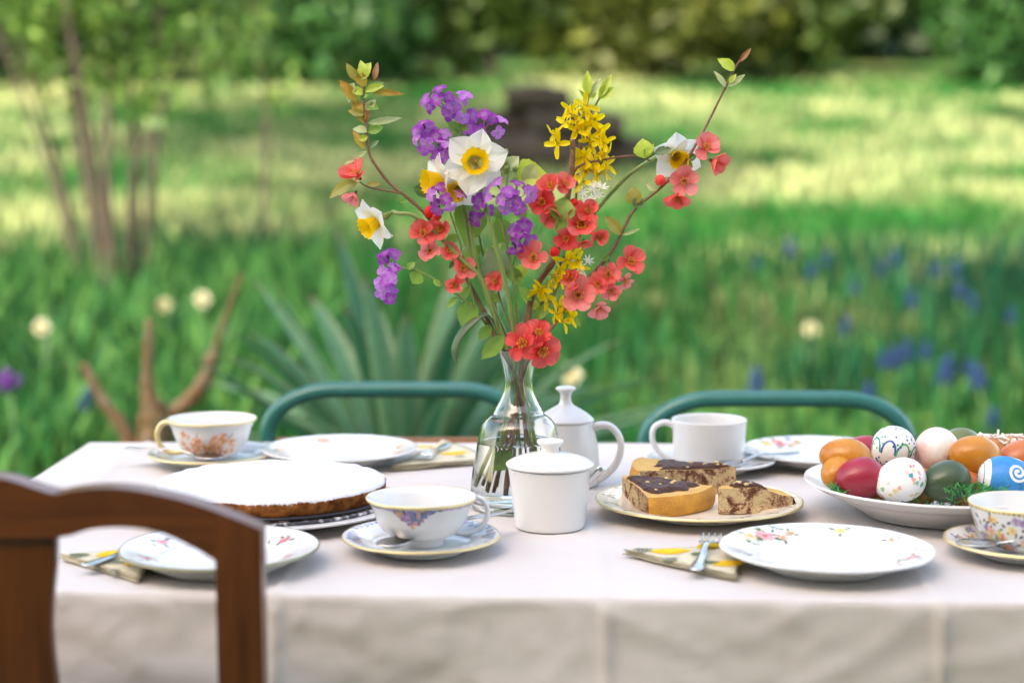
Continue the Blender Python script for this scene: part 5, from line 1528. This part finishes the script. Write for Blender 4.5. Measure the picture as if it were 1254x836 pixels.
leaf(h1, (583, 255), (566, 304), 34, 'green', dy=-.004, heart=True, face=(-.3, -1, .2))
f0 = b(629, BOT - 3, .030)
h2 = flower_thing('honesty_stem', 'honesty stem with purple flowers beside the scarlet quince blossoms', 'flower stem', f0)
stem(h2, [f0, b(633, 520, .012), b(638, 462, .004), b(636, 420, -.004), b(633, 392, -.012), b(626, 335, -.022), b(613, 266, -.028), b(618, 248, -.03)], .0022, .0012, 'greenstem')
honesty(h2, 622, 241, 30, 13, 17, -.036, (9, 13)); honesty(h2, 634, 291, 15, 20, 10, -.02); honesty(h2, 583, 262, 6, 5, 2, -.02)
stem(h2, [b(626, 335, -.022), b(630, 312, -.02), b(633, 296, -.018)], .0009, .0007, 'greenstem', name='twig')
for ba, ti, wd, k in (((632, 226), (668, 214), 34, 'lime'), ((626, 250), (645, 270), 18, 'green'), ((615, 345), (596, 305), 30, 'grey'), ((620, 330), (640, 352), 14, 'green'), ((618, 212), (634, 195), 14, 'pale'), ((640, 228), (655, 203), 16, 'pale'), ((622, 300), (606, 268), 22, 'green'), ((612, 270), (600, 255), 10, 'green')): leaf(h2, ba, ti, wd, k, dy=-.012)
for k in range(9):
    m = MB().lathe(smooth_prof([(0, -1), (.6, -.7), (.9, 0), (.5, .8), (0, 1)], 3), 10, 0, (.33, .42, .14))
    o = m.build('bud', M['petal'], h2); o.matrix_local = frame(b(624 + rnd.gauss(0, 9), 205 + rnd.gauss(0, 7), -.018) - h2.location, (rnd.uniform(-.5, .5), -.4, .8), 0, rnd.uniform(3, 4.5) * K)
stem(h2, [b(613, 266, -.02), b(618, 235, -.014), b(623, 205, -.014)], .001, .0008, 'greenstem', name='twig')
f0 = b(617, BOT - 3, .024)
h3 = flower_thing('honesty_stem', 'honesty stem bending left with one drooping purple cluster', 'flower stem', f0)
stem(h3, [f0, b(626, 520, .012), b(629, 462, .006), b(608, 425, 0), b(581, 381, -.012), b(543, 352, -.016), b(518, 336, -.018), b(492, 329, -.018)], .0017, .0009, 'greenstem')
honesty(h3, 479, 335, 12, 26, 17, -.022, (8, 11)); honesty(h3, 543, 245, 17, 15, 11, -.03, (8, 11))
stem(h3, [b(581, 381, -.012), b(566, 310, -.018), b(550, 258, -.024)], .001, .0008, 'greenstem', name='twig')
for ba, ti, wd, k in (((515, 335), (505, 349), 14, 'green'), ((500, 332), (508, 322), 8, 'green'), ((540, 352), (530, 343), 6, 'green')): leaf(h3, ba, ti, wd, k, dy=-.02)

# forsythia
def fors_mesh():
    m = MB()
    for k in range(4):
        a = k * PI / 2
        def fn(u, v):
            s = (u - .5) * 2
            pr = (math.sin(PI * min(1, .15 + .72 * v)) ** .7)
            x = .12 + v * .9; yy = s * .20 * pr; z = .25 * v + .10 * math.sin(3 * v + k) + .10 * abs(s) * pr
            return (x * math.cos(a) - yy * math.sin(a), x * math.sin(a) + yy * math.cos(a), z)
        m.grid(fn, 4, 7, 0, lambda u, v: mixc((.82, .56, .006), (.93, .76, .02), v))
    m.lathe([(.05, -.5), (.09, -.2), (.14, .04)], 8, 0, (.60, .50, .03))
    return m.mesh('flower', M['petal'])
FOR = fors_mesh()
f0 = b(602, BOT - 4, -.012)
fo_ = flower_thing('forsythia_twig', 'upright forsythia twig crowded with yellow flowers and topped by young leaves', 'flower branch', f0)
stem(fo_, [f0, b(624, 520, -.006), b(641, 462, .004), b(652, 425, .008), b(664, 392, .01), b(690, 325, .012), b(703, 262, .012), b(708, 191, .008), b(716, 162, .006), b(716, 138, .004), b(720, 120, .004)], .002, .001, knots=.3)
stem(fo_, [b(716, 150, .004), b(726, 136, .004), b(734, 122, .004)], .0011, .0008, name='twig')
C6 = lambda x, y: (620 + x / 4.18, 50 + y / 4.18)
for x, y in ((330, 370), (380, 360), (300, 440), (350, 440), (250, 500), (275, 545), (430, 450), (480, 480), (500, 540), (440, 560), (400, 610), (470, 610), (430, 680), (470, 700), (400, 735), (505, 690), (350, 480), (420, 520), (505, 600), (390, 400), (430, 420), (320, 400), (380, 470), (460, 520), (380, 680), (450, 640), (360, 620), (410, 560), (490, 650), (400, 480)):
    u, v = C6(x, y)
    d = Vector((rnd.uniform(-1, 1) + (u - 714) * .03, -rnd.uniform(.1, 1), rnd.uniform(-.5, .5)))
    obj('flower', FOR, fo_, frame(b(u + rnd.uniform(-3, 3), v, rnd.uniform(-.010, .006)) - f0, d, rnd.uniform(0, 6), rnd.uniform(13, 20) * K))
for ba, ti, wd, k in (((718, 123), (717, 92), 9, 'lime'), ((720, 124), (733, 101), 6, 'pale'), ((731, 126), (747, 96), 9, 'lime'), ((733, 126), (750, 112), 11, 'lime'), ((716, 126), (707, 114), 4, 'green'), ((727, 155), (738, 143), 4, 'green'), ((722, 126), (728, 117), 5, 'lime'), ((735, 124), (742, 106), 8, 'lime')): leaf(fo_, ba, ti, wd, k, dy=.002, curl=.1)
f0 = b(664, BOT - 4, .018)
fo2 = flower_thing('forsythia_twig', 'lower forsythia twig with golden flowers near the vase lip', 'flower branch', f0)
stem(fo2, [f0, b(645, 520, .012), b(638, 462, .006), b(645, 425, .006), b(660, 380, 0), b(680, 335, -.004), b(700, 300, -.004)], .0018, .001, knots=.3)
C8 = lambda x, y: (600 + x / 3.483, 220 + y / 3.483)
for x, y in ((200, 480), (230, 505), (270, 420), (300, 395), (310, 430), (370, 350), (290, 550), (350, 590), (280, 575), (300, 610), (345, 330), (255, 450), (330, 560), (320, 350), (375, 380), (220, 470)):
    u, v = C8(x, y)
    d = Vector((rnd.uniform(-1, 1), -rnd.uniform(.2, 1), rnd.uniform(-.7, .3)))
    obj('flower', FOR, fo2, frame(b(u, v, -.012 + rnd.uniform(-.008, .004)) - f0, d, rnd.uniform(0, 6), rnd.uniform(13, 18) * K))
# white blossom sprig
f0 = b(672, BOT - 5, -.008)
ws = flower_thing('white_blossom_sprig', 'small sprig of spiky white blossom below the forsythia', 'flower stem', f0)
stem(ws, [f0, b(650, 520, -.004), b(641, 462, .001), b(650, 425, .001), b(672, 370, .003), b(700, 300, .0), b(716, 258, -.006)], .0015, .0009, 'greenstem')
WP = MB()
for k in range(7):
    a = k * 2 * PI / 7
    WP.grid(lambda u, v: ((v * .9) * math.cos(a) - (u - .5) * .3 * math.sin(PI * (.1 + .8 * v)) * math.sin(a), (v * .9) * math.sin(a) + (u - .5) * .3 * math.sin(PI * (.1 + .8 * v)) * math.cos(a), .2 + .5 * v), 3, 4, 0, (.84, .83, .74))
WPM = WP.mesh('floret', M['petal'])
for k in range(20):
    u, v = (719 + rnd.gauss(0, 7), 246 + rnd.gauss(0, 11)) if k < 15 else (712 + rnd.gauss(0, 6), 322 + rnd.gauss(0, 10))
    obj('floret', WPM, ws, frame(b(u, v, -.012 + rnd.uniform(-.006, .004)) - f0, (rnd.uniform(-.8, .8), -rnd.uniform(.3, 1), rnd.uniform(-.3, .8)), rnd.uniform(0, 6), rnd.uniform(7, 10) * K))
# long blade leaf curling down on the left of the neck
f0 = b(606, BOT - 5, .022)
bl = flower_thing('daffodil_leaf', 'long grey green blade leaf curling down beside the vase neck', 'leaf', f0)
pth = catmull([f0, b(624, 520, .012), b(632, 462, .009), b(615, 420, -.002), b(596, 388, -.012), b(578, 396, -.016), b(563, 412, -.018), b(556, 430, -.018), b(557, 446, -.016)], 6)
MB().tube([p - f0 for p in pth], [.0028 + .0022 * sstep(20, 34, i) * (1 - sstep(40, 48, i)) - .0018 * sstep(43, 48, i) for i in range(len(pth))], 8, 0, (.13, .20, .10), flat=.25).build('blade', M['leaf'], bl)
lf = thing('submerged_leaf', 'green leaf hanging in the vase water', 'leaf', tuple(b(624, 552, -.022)))
leaf(lf, (624, 552), (605, 580), 22, 'green', dy=-.022, face=(.2, -1, .2))

for root, ba, ti, wd, k, dy in ((q2, (690, 385), (712, 402), 9, 'green', -.004), (q2, (700, 368), (690, 345), 8, 'olive', -.004), (h1, (588, 305), (566, 322), 13, 'green', .004), (h1, (592, 322), (612, 300), 12, 'lime', .006),
                               (h2, (628, 345), (648, 322), 12, 'lime', -.01), (fo2, (655, 395), (672, 372), 10, 'green', -.006), (fo2, (660, 382), (640, 366), 10, 'lime', -.004), (fo_, (690, 325), (708, 330), 8, 'green', .004),
                               (q1, (600, 400), (585, 420), 12, 'green', -.01), (q3, (650, 370), (634, 352), 10, 'green', -.014), (fo_, (700, 270), (690, 252), 9, 'lime', .008), (h1, (575, 245), (592, 228), 12, 'green', .004), (q1, (545, 300), (562, 290), 9, 'green', -.008), (h3, (560, 366), (545, 378), 8, 'green', -.014)):
    leaf(root, ba, ti, wd, k, dy=dy)

for ba, ti, wd, k in (((450, 104), (444, 80), 9, 'lime'), ((447, 122), (432, 112), 8, 'lime'), ((449, 140), (462, 128), 8, 'pale'), ((450, 112), (438, 92), 10, 'gold'), ((448, 146), (428, 140), 8, 'olive'), ((452, 172), (440, 176), 7, 'lime'), ((449, 118), (472, 110), 7, 'lime'), ((450, 134), (466, 138), 7, 'green')):
    leaf(q1, ba, ti, wd, k, dy=-.012, curl=rnd.choice((.1, .3)))
